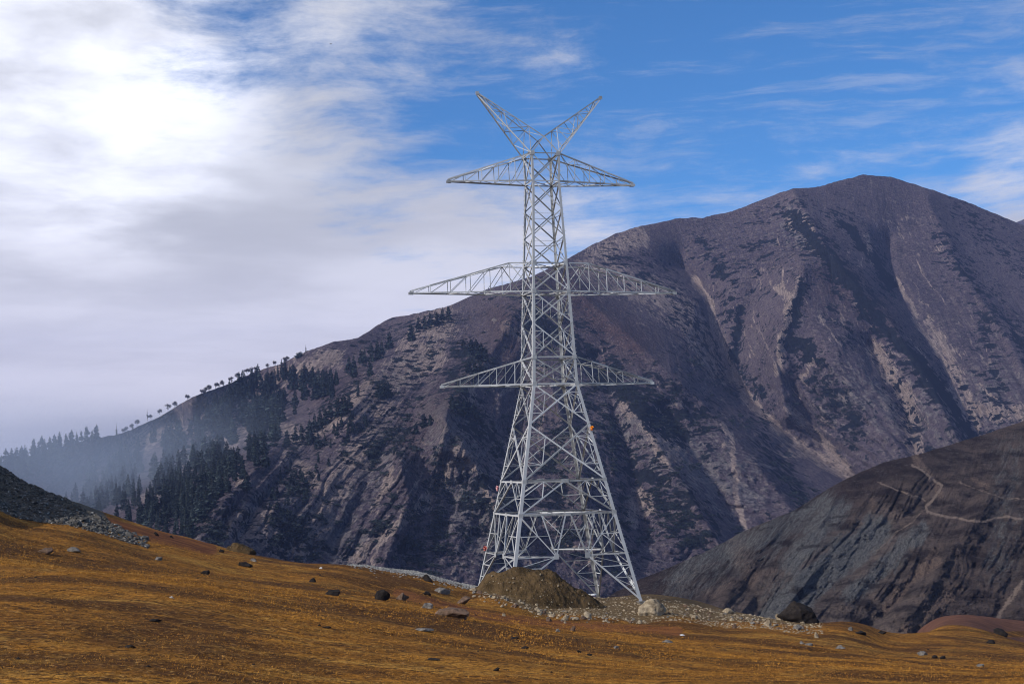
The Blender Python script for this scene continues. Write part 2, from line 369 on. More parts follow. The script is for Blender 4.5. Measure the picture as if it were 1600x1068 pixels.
def ground_z(x, y, detail=True):
    x, y = np.asarray(x, float), np.asarray(y, float)
    z = _g(np.clip(gpx(x, y), -500, 2300), np.log(np.maximum(y, 2.))*LG)
    if detail:
        near = np.clip((y-14)/20, 0, 1)*np.clip(600/np.maximum(y, 1), 0, 1)
        z = z+near*(.26*fbm(x/13, y/17, 0, 3, 3)+.12*fbm(x/3.6, y/5., 0, 5, 3)+.035*fbm(x/.8, y/.9, 0, 9, 3))
        # turf bank broken by erosion on the right
        px = gpx(x, y); b = np.exp(-((y-101-.004*(px-1300))/3.5)**2)*sstep(px, 1180, 1240)*sstep(px, 1470, 1400)
        z = z-b*.75*np.clip(.6+1.3*fbm(x/2.2, y/2.2, 0, 21, 4), 0, 2)
    return z
def hit(px, py, D0=14., D1=330.):
    """where the ray through a source pixel meets the ground (used once to read positions off, the objects then stand in metres)"""
    D = np.exp(np.linspace(math.log(D0), math.log(D1), 1500)); P = unproj(px, py, D)
    g = ground_z(P[:, 0], P[:, 1]); k = np.argmax(P[:, 2] <= g)
    if P[k, 2] > g[k]: k = int(np.argmin(P[:, 2]-g))
    return np.array([P[k, 0], P[k, 1], g[k]])
_rows = np.concatenate([np.exp(np.linspace(math.log(2.), math.log(20), 40))[:-1], np.exp(np.linspace(math.log(20), math.log(200), 620))[:-1],
                        np.exp(np.linspace(math.log(200), math.log(420), 150))[:-1], np.exp(np.linspace(math.log(420), math.log(14000), 40))])
_cols = np.concatenate([np.linspace(-3200, -150, 30)[:-1], np.linspace(-150, 1750, 760)[:-1], np.linspace(1750, 4800, 30)])
gx = (_cols[None, :]-800)/F*_rows[:, None]; gy = np.repeat(_rows[:, None], len(_cols), 1)
gz = ground_z(gx, gy)
gP = np.stack([gx, gy, gz], -1); ppx, ppy = project(gP)
dirt = np.exp(-(pdist(ppx, gy*4, [(745, 600), (850, 560), (1000, 570), (1130, 600), (1235, 610)])/62.)**2)*1.15
dirt = np.where(gy < 122, dirt*.3, dirt)
gravel = np.exp(-((ppx-640)/90.)**4-((gy-143)/7.)**2)*1.1
scree = np.where(gy < 170, 1, 0)*sstep(gy, 108, 120)*sstep(ppy, 700, 730)*sstep(ppx-(ppy-735)*2.0, 60, 10)*sstep(ppx, 200, 140)
heath = sstep(gy, 190, 205)*sstep(gy, 420, 360)*(1-.9*np.exp(-((ppx-1590)/70)**2-((ppy-990)/6.)**2))
rust_shade = np.exp(-(pdist(ppx, ppy, [(90, 800), (150, 812), (230, 835), (330, 858)])/11.)**2)*(gy > 118)+np.exp(-(pdist(ppx, ppy, [(620, 925), (760, 962), (900, 978), (1060, 985)])/10.)**2)*.75  # brown soil by the scree, then rust tint with shade painted along the hollow
link('ground', mesh('ground', gP, grid_faces(*gx.shape), M_ground, dict(dirt=dirt, gravel=gravel, scree=scree, heath=heath, rust_shade=rust_shade), True), kind='structure')

# ------------------------------------------------------------------ mountain slopes: relief sheets with real depth
class Sheet:
    def __init__(s, ctrl, top, bottom, flows, creases, namp):
        s.f = TPS([(a, b) for a, b, c in ctrl], [math.log(c) for a, b, c in ctrl]); s.top, s.bot = polyline(top), polyline(bottom)
        P, v = [], []
        for val, line in flows:
            for a, b in line: P.append((a, b)); v.append(val)
        s.flow = TPS(P, v, .02); s.cr = creases; s.namp = namp; s.lo = .38 if namp[0] > 40 else 1.
    def depth(s, px, py):
        px, py = np.asarray(px, float), np.asarray(py, float)
        D = np.exp(s.f(px, py)); fs = s.flow(px, py)
        for amp, w, line in s.cr:
            d = pdist(px, py, line); D = D+1.3*amp*np.exp(-np.sqrt(d*d+9)/w)
        fade = .25+.75*sstep(py-s.top(px), 0, 60)
        a, L = s.namp
        wx = fs+12*fbm(px/60, py/60, 0, 2, 3)
        a = a*(s.lo+(1-s.lo)*sstep(py, 420, 720)); D = D+a*fade*(1.0*ridged(wx/L, py/(L*3.2), 4, 5, .55)+(.25 if s.lo < 1 else .55)*fbm(px/(L*.35), py/(L*.25), 0, 8, 5, .6))
        return D, fs
    def build(s, name, x0, x1, nx, ny, mat, masks, back=8, sil=1.5):
        px = np.linspace(x0, x1, nx); jit = sil*fbm(px/9., 0., 0, 31, 5, .6)
        t = np.linspace(0, 1, ny)[:, None]; top = (s.top(px)+jit)[None]; bot = s.bot(px)[None]
        py = top+(bot-top)*t; PX = np.repeat(px[None], ny, 0)
        D, fs = s.depth(PX, py)
        P = unproj(PX, py, D)
        # the far side: carry on behind the crest and fall away
        b = np.arange(back, 0, -1)[:, None]*np.ones((1, nx)); up = P[0][None]
        dist = (b**1.6)*D[0].mean()*.006; BP = np.repeat(up, back, 0).copy()
        k = 1+dist/up[..., 1]; BP[..., 0] *= k; BP[..., 1] *= k; BP[..., 2] -= dist*.62
        V = np.concatenate([BP, P]); m = {'fs': fs, 'ft': py}; m.update(masks(PX, py, fs, s))
        m = {k: np.concatenate([np.repeat(np.asarray(v)[:1], back, 0), v]) for k, v in m.items()}
        s.mesh = mesh(name, V, grid_faces(ny+back, nx), mat, m, True)
        return link(name, s.mesh, kind='structure')
    def at(s, px, py):
        D, _ = s.depth(np.array([px], float), np.array([py], float)); return unproj(px, py, D[0])
def paint(px, py, items, wa=9.):
    r = np.zeros(np.shape(px)); qx = px+wa*fbm(px/34., py/34., 0, 51, 4, .6); qy = py+wa*fbm(px/34., py/34., 0, 57, 4, .6); px, py = qx, qy
    for val, w, line in items:
        if len(line) == 1: d = np.hypot(px-line[0][0], py-line[0][1])
        else: d = pdist(px, py, line)
        r = np.maximum(r, val*np.exp(-(d/w)**2))
    return r

massif = Sheet(
    ctrl=[(-150, 760, 1900), (0, 720, 1900), (150, 672, 2000), (300, 615, 2250), (460, 555, 2550), (610, 498, 2800), (720, 470, 2950), (890, 400, 3200), (1000, 352, 3350), (1130, 335, 3500), (1240, 296, 3650), (1360, 274, 3800), (1480, 308, 3850), (1600, 350, 3900), (1760, 400, 3900),
          (0, 780, 1750), (100, 790, 1750), (200, 840, 1350), (300, 860, 1220), (120, 735, 1980), (200, 705, 2150), (290, 655, 2380), (400, 600, 2560), (200, 760, 1700), (300, 730, 1640), (300, 790, 1450), (400, 700, 1800), (480, 640, 2150), (540, 640, 2000), (620, 590, 2230), (700, 500, 2720),
          (430, 830, 1400), (560, 880, 1420), (560, 760, 1620), (700, 640, 2050), (700, 760, 1750), (740, 880, 1500), (800, 480, 2700), (830, 600, 2250), (900, 760, 1850), (900, 900, 1600), (960, 480, 2850), (1050, 600, 2450), (1150, 720, 2200), (1180, 850, 1900),
          (1105, 460, 3050), (1145, 590, 2750), (1240, 690, 2500), (1340, 745, 2350), (1240, 440, 3050), (1290, 560, 2700), (1400, 470, 3150), (1470, 580, 2850), (1430, 680, 2500), (1530, 670, 2600), (1600, 520, 3200), (1600, 640, 2750), (1760, 640, 2800),
          (0, 1000, 1250), (400, 1000, 1100), (800, 1000, 1350), (1200, 1000, 1600), (1760, 1000, 1800)],
    top=[(-160, 752), (0, 724), (45, 713), (75, 703), (110, 694), (150, 684), (180, 679), (205, 671), (250, 650), (300, 620), (350, 602), (400, 580), (440, 568), (480, 548), (520, 534), (560, 528), (590, 508), (612, 496), (650, 490), (700, 478), (760, 452), (830, 432), (890, 403), (920, 385), (960, 366), (1000, 353), (1060, 341), (1100, 340), (1150, 328), (1200, 308), (1240, 294), (1275, 292), (1310, 283), (1350, 273), (1390, 276), (1430, 288), (1480, 305), (1530, 323), (1570, 340), (1600, 352), (1760, 400)],
    bottom=[(-160, 1010), (200, 1040), (600, 1080), (1000, 1090), (1760, 1060)],
    flows=[(-120, [(100, 690), (20, 800)]), (0, [(300, 620), (200, 700), (100, 780)]), (150, [(560, 525), (420, 680), (300, 850)]), (300, [(700, 482), (600, 650), (450, 860)]), (420, [(790, 450), (700, 650), (560, 880)]),
           (520, [(830, 440), (800, 600), (760, 760), (740, 900)]), (640, [(870, 415), (960, 560), (1040, 750), (1060, 900)]), (780, [(1010, 360), (1060, 420), (1105, 460), (1145, 590), (1240, 690), (1330, 750), (1380, 800)]),
           (880, [(1130, 340), (1180, 500), (1280, 650), (1400, 760)]), (980, [(1240, 300), (1255, 440), (1340, 600), (1450, 740)]), (1100, [(1340, 278), (1390, 450), (1470, 560), (1530, 680)]), (1230, [(1450, 300), (1540, 450), (1600, 560), (1700, 700)]), (1350, [(1600, 345), (1720, 500)])],
    creases=[(150, 34, [(1060, 410), (1105, 460), (1145, 590), (1240, 690), (1330, 750)]), (130, 30, [(1385, 380), (1400, 450), (1470, 560), (1525, 680)]),
             (60, 18, [(1180, 450), (1160, 500), (1150, 570)]), (70, 20, [(1360, 540), (1410, 620), (1430, 700)]), (60, 20, [(1240, 600), (1290, 700), (1340, 745)]),
             (-130, 42, [(870, 420), (810, 480), (760, 560), (700, 640), (690, 700)]), (-90, 30, [(690, 650), (740, 720), (780, 800)]), (-110, 38, [(900, 450), (1000, 540), (1090, 620), (1180, 720), (1240, 800)]),
             (-120, 34, [(1240, 300), (1300, 400), (1390, 500), (1450, 590), (1500, 690)]), (-80, 26, [(1255, 420), (1225, 500), (1210, 560), (1230, 650)]), (-90, 34, [(1450, 310), (1500, 420), (1570, 520), (1620, 620)]),
             (-70, 34, [(700, 495), (610, 560), (545, 640), (430, 700), (340, 790), (300, 860)]), (120, 34, [(600, 530), (450, 620), (320, 700), (140, 780)]),
             (40, 26, [(660, 620), (590, 720), (520, 860)]), (60, 18, [(820, 600), (800, 720), (830, 860)]), (-60, 20, [(1000, 650), (1070, 760), (1130, 860)]), (60, 20, [(1040, 640), (1120, 760), (1170, 850)]),
             (-70, 22, [(860, 600), (900, 720), (930, 860)]), (60, 22, [(930, 560), (980, 700), (1010, 840)]), (-60, 20, [(620, 700), (640, 780), (600, 880)])],
    namp=(44, 62))
def massif_masks(px, py, fs, s):
    veg = paint(px, py, [(1.15, 13, [(1243, 340), (1300, 410), (1360, 480), (1430, 560), (1490, 630), (1520, 680)]), (1.15, 10, [(1320, 350), (1370, 410), (1390, 450)]), (.9, 9, [(1158, 480), (1146, 560)]), (1.15, 9, [(1256, 445), (1240, 510)]), (1.15, 9, [(1232, 520), (1236, 550)]), (1.15, 9, [(1268, 540), (1264, 560)]), (.95, 22, [(840, 500), (960, 600), (1060, 680)]), (.66, 34, [(1240, 335), (1290, 400), (1350, 470), (1420, 560), (1480, 620), (1520, 680)]), (.62, 20, [(1310, 335), (1360, 390), (1388, 450)]), (.72, 14, [(1158, 478), (1146, 560)]),
        (.66, 17, [(1258, 445), (1238, 520), (1275, 560)]), (.60, 26, [(1100, 390), (1130, 430)]), (.55, 26, [(1470, 370), (1520, 440), (1600, 540)]), (.50, 30, [(1500, 330), (1600, 420)]),
        (.60, 44, [(820, 480), (900, 540), (980, 600), (1100, 660)]), (.58, 40, [(930, 640), (1010, 760), (1100, 840)]), (.60, 26, [(1180, 620), (1200, 700), (1260, 780)]), (.58, 26, [(1230, 540), (1300, 620), (1340, 680)]),
        (.52, 34, [(950, 400), (1040, 440), (1090, 520), (1150, 600)]), (.66, 30, [(710, 590), (740, 660), (790, 700)]), (.56, 28, [(640, 660), (620, 700)]), (.66, 22, [(720, 545), (750, 575)]), (.62, 30, [(600, 830), (650, 870)]),
        (.44, 30, [(560, 600), (480, 680), (440, 760)]), (.48, 34, [(460, 760), (440, 850), (520, 860)]), (.62, 30, [(740, 760), (790, 870)]), (.45, 46, [(330, 700), (220, 790), (300, 850), (380, 790)]), (.54, 40, [(860, 700), (880, 840)]),
        (.50, 30, [(1300, 430), (1330, 520)]), (.50, 26, [(1530, 480), (1560, 640)]), (.56, 22, [(1400, 600), (1440, 700)]), (.44, 60, [(660, 560), (560, 700)]), (.40, 60, [(1200, 380), (1100, 560)]), (.44, 40, [(620, 500), (680, 492)]), (.45, 90, [(700, 800), (1000, 800)])])
    veg = np.where(py-s.top(px) < 10, veg*.7, veg)+.05
    gul = paint(px, py, [(.62, 7, [(1085, 440), (1110, 480), (1145, 590), (1190, 650), (1240, 690), (1330, 750)]), (.5, 5, [(1400, 440), (1470, 560), (1525, 680)]), (.6, 5, [(1148, 700), (1152, 760), (1163, 830)]), (.5, 4, [(1128, 660), (1148, 700)])])
    scree = paint(px, py, [(.55, 12, [(560, 870), (620, 820), (660, 790), (700, 740)]), (.50, 9, [(700, 690), (735, 720), (785, 800)]), (.40, 30, [(920, 420), (1010, 450), (1080, 500), (1125, 580)]), (.46, 16, [(1370, 545), (1415, 620), (1430, 700)]),
        (.44, 12, [(1230, 640), (1300, 710), (1330, 745)]), (.42, 9, [(1450, 500), (1500, 590), (1530, 670)]), (.55, 17, [(1018, 655), (1045, 715)]), (.50, 14, [(1240, 345), (1262, 355)]), (.42, 16, [(1495, 640), (1600, 645)]), (.5, 10, [(975, 632), (985, 650)]),
        (.40, 26, [(560, 620), (600, 600), (680, 560)]), (.50, 14, [(540, 650), (470, 690), (420, 640)]), (.42, 30, [(390, 650), (350, 690), (300, 720)]), (.52, 9, [(785, 512), (820, 530)]), (.44, 14, [(750, 590), (735, 620)]), (.44, 14, [(450, 720), (520, 770)]),
        (.34, 40, [(690, 500), (640, 560), (560, 680)]), (.42, 22, [(170, 715), (280, 655), (400, 600)]), (.42, 20, [(440, 590), (520, 560)]), (.46, 16, [(310, 860), (400, 830)]), (.44, 22, [(340, 840), (420, 800), (430, 860)]), (.40, 26, [(560, 700), (500, 800), (470, 860)]), (.42, 9, [(1340, 470), (1350, 480)]), (.38, 22, [(1000, 370), (930, 400)]), (.42, 10, [(1250, 440), (1225, 520), (1215, 580)])])
    wq = fs+10*fbm(px/28, py/28, 0, 81, 4)
    vein = np.maximum(sstep(np.abs(vnoise(wq/26., py/130., 0, 83)), .10, .0), .8*sstep(np.abs(vnoise(wq/12., py/60., 0, 85)), .09, .0))*sstep(fbm(px/50., py/50., 0, 87, 3), -.25, .25)*sstep(py-s.top(px), 8, 90)
    scree = np.maximum(np.maximum(scree, gul), .38*vein)+.02; veg = veg-gul*.6-.25*vein
    veg = veg+.22*sstep(np.abs(vnoise(wq/19., py/100., 0, 89)), .16, .0)*sstep(py, 420, 560)
    rock = paint(px, py, [(1., 60, [(700, 660), (760, 820)]), (.9, 60, [(1000, 660), (1150, 760)]), (.9, 30, [(1240, 340), (1260, 370)]), (.7, 50, [(1330, 620), (1440, 640)]), (1.2, 60, [(340, 860), (440, 800), (520, 840)]), (.9, 50, [(600, 680), (540, 780)]), (.6, 60, [(1560, 600), (1500, 680)])])
    brown = paint(px, py, [(.9, 34, [(880, 440), (930, 500), (990, 540)]), (.7, 30, [(780, 500), (800, 560)]), (.6, 30, [(640, 690), (700, 610)]), (.5, 30, [(1380, 500), (1290, 440)]), (.4, 26, [(500, 620), (560, 590)])])
    return dict(veg=veg, scree=scree, rock=rock, brown=brown)
massif.build('mountain', -160, 1760, 1180, 430, M_mount, massif_masks)

hill = Sheet(
    ctrl=[(960, 930, 700), (1000, 905, 720), (1160, 828, 800), (1320, 748, 880), (1500, 690, 950), (1600, 658, 980), (1780, 590, 1050), (1000, 960, 640), (1160, 900, 690), (1160, 960, 610), (1320, 850, 740), (1320, 930, 640), (1500, 800, 790), (1500, 900, 680),
          (1440, 740, 860), (1600, 760, 840), (1600, 880, 700), (1780, 760, 850), (960, 1060, 560), (1400, 1000, 590), (1780, 980, 600), (1400, 1200, 470), (900, 1150, 500), (1800, 1200, 470)],
    top=[(930, 942), (1000, 904), (1050, 884), (1110, 858), (1160, 830), (1240, 797), (1290, 765), (1330, 744), (1380, 722), (1440, 708), (1500, 690), (1550, 674), (1600, 657), (1800, 585)],
    bottom=[(930, 1180), (1800, 1200)],
    flows=[(0, [(1120, 855), (1080, 900), (1040, 960)]), (120, [(1250, 790), (1180, 880), (1120, 980)]), (240, [(1370, 730), (1260, 880), (1200, 980)]), (330, [(1440, 710), (1360, 860), (1260, 1000)]), (450, [(1560, 670), (1450, 860), (1380, 1000)]), (600, [(1700, 640), (1600, 880), (1540, 1000)])],
    creases=[(16, 22, [(1130, 860), (1180, 930), (1190, 980)]), (-14, 24, [(1200, 820), (1150, 900), (1100, 980)]), (16, 20, [(1460, 760), (1360, 860), (1250, 960)]), (-14, 22, [(1560, 760), (1480, 870), (1420, 960)]), (12, 16, [(1440, 900), (1360, 980)]), (-10, 20, [(1300, 790), (1240, 900)]), (14, 18, [(1600, 860), (1560, 960)])],
    namp=(9, 50))
def hill_masks(px, py, fs, s):
    rock = .10+paint(px, py, [(.74, 30, [(1370, 830), (1290, 890), (1210, 960)]), (.50, 34, [(1300, 800), (1240, 880)]), (.5, 24, [(1440, 830), (1330, 930)]), (.36, 60, [(1200, 850), (1060, 920)]), (.34, 50, [(1580, 700), (1560, 900)]), (.44, 40, [(1060, 900), (1200, 830), (1290, 790)]), (.40, 60, [(1230, 930), (1330, 850)])])
    scree = paint(px, py, [(.55, 10, [(1418, 700), (1450, 740), (1470, 770)]), (.42, 34, [(1150, 850), (1180, 900), (1110, 930)]), (.58, 16, [(1460, 870), (1400, 930), (1380, 950)]), (.58, 16, [(1480, 930), (1430, 970), (1410, 990)]), (.45, 12, [(1365, 780), (1370, 810)]), (.55, 10, [(1520, 745), (1540, 760)]), (.4, 16, [(1060, 905), (1120, 880)]), (.34, 14, [(1000, 905), (1160, 830), (1320, 750)])])
    path = paint(px, py, [(.84, 3.4, [(1425, 725), (1455, 745), (1470, 758), (1462, 775), (1446, 790), (1450, 800), (1475, 806), (1510, 813), (1560, 811), (1600, 806), (1760, 800)]), (.7, 3., [(1370, 752), (1410, 768), (1446, 782)]), (.6, 3., [(1446, 795), (1400, 835), (1370, 860)]), (.8, 5., [(1600, 905), (1575, 940), (1552, 975)]), (.6, 3., [(1500, 755), (1560, 775), (1620, 785)])], 5.)
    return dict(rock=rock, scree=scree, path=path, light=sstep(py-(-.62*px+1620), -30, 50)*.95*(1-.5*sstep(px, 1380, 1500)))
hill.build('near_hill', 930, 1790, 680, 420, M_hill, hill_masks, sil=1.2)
# a last distant summit showing over the right shoulder
far = Sheet(ctrl=[(1540, 360, 6800), (1760, 330, 7000), (1560, 480, 6000), (1760, 480, 6000)], top=[(1540, 372), (1590, 346), (1640, 328), (1700, 322), (1790, 345)], bottom=[(1540, 520), (1790, 520)],
            flows=[(0, [(1560, 380), (1550, 480)]), (200, [(1740, 340), (1760, 480)])], creases=[], namp=(60, 60))
far.build('far_mountain', 1540, 1790, 90, 60, M_mount, lambda px, py, fs, s: dict(veg=.3+0*px, scree=0*px, rock=0*px, brown=0*px))

# ------------------------------------------------------------------ lattice tower
TX, TY, TZ, YAW = 3.68, 147.0, -11.974, .268
cy_, sy_ = math.cos(YAW), math.sin(YAW)
def tw(l): return Vector((TX+cy_*l[0]-sy_*l[1], TY+sy_*l[0]+cy_*l[1], TZ+l[2]))
TONE = random.Random(3)
class Bars:
    """angle-iron members (two thin flanges each) collected into ONE mesh, local metres"""
    def __init__(s): s.V, s.F, s.T, s.cur = [], [], [], .5
    def box(s, a, b, u, v, w0, w1, t0, t1):
        n = len(s.V)
        for p in (a, b):
            for x, y in ((w0, t0), (w1, t0), (w1, t1), (w0, t1)): s.V.append(tuple(p+u*x+v*y)); s.T.append(s.cur)
        s.F += [(n, n+1, n+2, n+3), (n+7, n+6, n+5, n+4)]+[(n+i, n+4+i, n+4+(i+1) % 4, n+(i+1) % 4) for i in range(4)]
    def bar(s, a, b, w, n=(0, -1, 0), t=None, flip=False):
        a, b = Vector(a), Vector(b); d = (b-a)
        if d.length < 1e-4: return
        d.normalize(); n = Vector(n); n = (n-d*n.dot(d))
        if n.length < 1e-3: n = d.orthogonal()
        n.normalize(); u = d.cross(n); u.normalize()
        if flip: u = -u
        w *= .76; s.cur = TONE.random(); t = t or max(.012, w*.12)
        s.box(a, b, u, n, -w/2, w/2, 0, t)             # flange flat in the face
        s.box(a, b, u, n, -w/2, -w/2+t, -w, -.0015)    # flange pointing inward
    def plate(s, c, n, up, w, h, t=.03):
        c, n, up = Vector(c), Vector(n).normalized(), Vector(up); up = (up-n*up.dot(n)).normalized(); u = up.cross(n)
        s.box(c-up*h/2, c+up*h/2, u, n, -w/2, w/2, .03, .03+t)
    def build(s, name, parent, mat=None):
        V = np.array(s.V); F_ = np.array(s.F)
        return link(name, mesh(name, V, F_, mat or M_steel, dict(tone=s.T)), parent)
tower = bpy.data.objects.new('transmission_tower', None); C.objects.link(tower)
tower.location = (TX, TY, TZ); tower.rotation_euler = (0, 0, YAW)
tower['label'] = 'tall grey lattice steel pylon without wires, standing behind the earth mound'; tower['category'] = 'pylon'
LV = dict(T1=(43.573, 1.543), T0=(40.682, 1.479), M1=(32.083, 1.825), M0=(29.149, 1.993), L1=(22.374, 2.283), L0=(19.637, 2.384), X1=(15.497, 3.206), B1=(9.82, 4.335), B2=(6.539, 5.003))
def hw(z):
    zs = [LV[k][0] for k in ('B2', 'B1', 'X1', 'L0', 'L1', 'M0', 'M1', 'T0', 'T1')]; ws = [LV[k][1] for k in ('B2', 'B1', 'X1', 'L0', 'L1', 'M0', 'M1', 'T0', 'T1')]
    if z < zs[0]: return ws[0]+(zs[0]-z)*.2037
    return float(np.interp(z, zs, ws))
SG = {'A': (-1, -1), 'B': (1, -1), 'C': (1, 1), 'D': (-1, 1)}
def K(k, z): w = hw(z); return Vector((SG[k][0]*w, SG[k][1]*w, z))
def leg_foot(k):
    z = -1.
    for i in range(40):
        p = tw(K(k, z)); g = float(ground_z(p.x, p.y)); z = g-TZ
    return z
FOOT = {k: leg_foot(k) for k in SG}; FOOT['B'] += .25
FN = {('A', 'B'): Vector((0, -1, 0)), ('B', 'C'): Vector((1, 0, 0)), ('C', 'D'): Vector((0, 1, 0)), ('D', 'A'): Vector((-1, 0, 0))}
for k, (sx, sy) in SG.items():                                  # corner legs, big angle iron
    b = Bars(); zs = [FOOT[k]-.5]+[LV[q][0] for q in ('B2', 'X1', 'L0', 'M0', 'T0', 'T1')]
    ws = [.30, .29, .27, .25, .22, .20]
    for z0, z1, w in zip(zs[:-1], zs[1:], ws):
        a, c = K(k, z0), K(k, z1); t = .028
        b.box(a, c, Vector((-sx, 0, 0)), Vector((0, -sy, 0)), -.02, w, -.02, t); b.box(a, c, Vector((0, -sy, 0)), Vector((-sx, 0, 0)), t+.002, w, -.02, t)
    z = FOOT[k]+2.5
    if k in 'BD':                                                # step bolts
        while z < 43: p = K(k, z); b.box(p, p+Vector((sx*.16, 0, 0)), Vector((0, 1, 0)), Vector((0, 0, 1)), -.012, .012, -.012, .012); z += .45
    leg = b.build('leg', tower)
    bp = Bars(); bp.box(K(k, FOOT[k]-.9), K(k, FOOT[k]-.02), Vector((1, 0, 0)), Vector((0, 1, 0)), -.45, .45, -.45, .45)
    bp.build('concrete_footing', leg, M_rock['grey'])
def lerp(a, b, t): return a+(b-a)*t
def xpanel(b, F0, F1, n, z0, z1, w, sub=0, ws=.08):
    a0, b0, a1, b1 = K(F0, z0), K(F1, z0), K(F0, z1), K(F1, z1)
    b.bar(a0, b1, w, n); b.bar(b0, a1, w, n, flip=True)
    t = hw(z0)/(hw(z0)+hw(z1)); c = lerp(a0, b1, t)
    if sub:
        for L0_, L1_ in ((a0, a1), (b0, b1)):
            lm = lerp(L0_, L1_, t)
            for e in (L0_, L1_):
                m = lerp(e, c, .5); h = lerp(e, lm, .5)
                b.bar(m, Vector((lerp(L0_, L1_, (m.z-z0)/(z1-z0)))), ws, n)
                b.bar(m, lm, ws, n)
                if sub > 1:
                    q = lerp(e, c, .27 if e is L0_ else .3); r = lerp(e, lm, .5)
                    b.bar(q, lerp(e, lm, .30), ws*.8, n); b.bar(q, lerp(e, lm, .62), ws*.8, n); b.bar(lerp(e, lm, .62), m, ws*.8, n)
            b.bar(lerp(L0_, c, .5), lerp(L1_, c, .5), ws, n)
for (F0, F1), n in FN.items():
    b = Bars(); z = lambda q: LV[q][0]
    xpanel(b, F0, F1, n, z('T0'), z('T1'), .15)
    zz = np.linspace(z('M1'), z('T0'), 4)
    for i in range(3): xpanel(b, F0, F1, n, zz[i], zz[i+1], .15)
    for q in (.2, .45, .75):                                      # light horizontals near the top
        zq = lerp(z('M1'), z('T1'), q); b.bar(K(F0, zq), K(F1, zq), .05, n)
    xpanel(b, F0, F1, n, z('M0'), z('M1'), .16)
    zm = lerp(z('L1'), z('M0'), .52)
    xpanel(b, F0, F1, n, zm, z('M0'), .16, 1, .07); xpanel(b, F0, F1, n, z('L1'), zm, .16, 1, .07)
    xpanel(b, F0, F1, n, z('L0'), z('L1'), .17, 1, .07)
    xpanel(b, F0, F1, n, z('X1'), z('L0'), .18, 1, .09)
    xpanel(b, F0, F1, n, z('B1'), z('X1'), .20, 2, .09)
    for q in ('T1', 'T0', 'M1', 'M0', 'L1', 'L0', 'B1', 'B2'): b.bar(K(F0, z(q)), K(F1, z(q)), .20 if q[0] in 'BML' else .14, n)
    # big inverted V between the two belts
    mid = lerp(K(F0, z('B1')), K(F1, z('B1')), .5); mid2 = lerp(K(F0, z('B2')), K(F1, z('B2')), .5)
    for k in (F0, F1):
        e = K(k, z('B2')); b.bar(mid, e, .19, n, flip=k == F1)
        for t_, tb in ((.5, .52), ):
            m = lerp(e, mid, .5); h = Vector(lerp(e, K(k, z('B1')), .5)); b.bar(m, h, .10, n); b.bar(m, lerp(mid, K(k, z('B1')), .5), .10, n)
            b.bar(h, lerp(mid, K(k, z('B1')), .5), .10, n); b.bar(h, lerp(e, mid, .25), .09, n); b.bar(lerp(mid, K(k, z('B1')), .5), lerp(e, mid, .76), .08, n)
        # leg extension: stub V down to a node, then a long strut to the foot
        zf = FOOT[k]+(0.05); foot = K(k, zf); nz = z('B2')-4.05
        node = lerp(mid2, foot, 1.); s_ = (z('B2')-nz)
        inx = K(k, nz); side = (K(F1 if k == F0 else F0, nz)-inx).normalized(); node = inx+side*(hw(nz)*2*.27 if False else (hw(nz)-1.25*1.0-.35)); 
        b.bar(mid2+side*(-.25), node, .19, n, flip=k == F1); b.bar(node, foot, .20, n, flip=k == F1)
        b.bar(node, inx, .14, n); b.bar(K(k, z('B2')), node, .14, n)
        q1 = lerp(mid2, K(k, z('B2')), .55); b.bar(q1, node, .12, n)
        zt = lerp(nz, z('B2'), .5); lm = K(k, zt); dm = lerp(node, K(k, z('B2')), .5)
        b.bar(dm, lm, .10, n); b.bar(dm, inx, .09, n); b.bar(dm, lerp(K(k, z('B2')), q1, .5), .08, n)
        b.bar(lerp(mid2, node, .5), q1, .09, n); b.bar(lerp(q1, node, .5), dm, .07, n)
        prev_l, prev_s = inx, node; N_ = 4 if k in 'BC' else 3
        for i in range(1, N_):
            f = i/N_; pl_, ps_ = lerp(inx, foot, f), lerp(node, foot, f)
            b.bar(pl_, ps_, .10, n); b.bar(prev_l, ps_, .08, n, flip=True) if i % 2 == 0 else b.bar(prev_s, pl_, .08, n); prev_l, prev_s = pl_, ps_
        b.plate(node, n, (0, 0, 1), .5, .5)
    b.plate(mid, n, (0, 0, 1), .75, .36); b.plate(mid2, n, (0, 0, 1), .6, .34)
    for q in ('L1', 'L0', 'M0', 'M1', 'T1', 'B1', 'B2'):
        for k in (F0, F1): p = K(k, z(q)); b.plate(p+(K(F1 if k == F0 else F0, z(q))-p).normalized()*.16, n, (0, 0, 1), .42, .42)
    b.build('face_bracing', tower)
for q, w in (('T0', .08), ('M1', .09), ('M0', .1), ('L0', .1), ('B1', .13), ('B2', .14)):   # flat bracing across the shaft
    b = Bars(); P = [K(k, LV[q][0]-.05) for k in 'ABCD']; M = [lerp(P[i], P[(i+1) % 4], .5) for i in range(4)]
    if q[0] == 'B':
        for i in range(4): b.bar(M[i], M[(i+1) % 4], w, (0, 0, 1))
        b.bar(M[0], M[2], w, (0, 0, 1)); b.bar(M[1], M[3], w, (0, 0, 1.))
    else: b.bar(P[0], P[2], w, (0, 0, 1)); b.bar(P[1], P[3], w, (0, 0, 1.))
    b.build('diaphragm', tower)
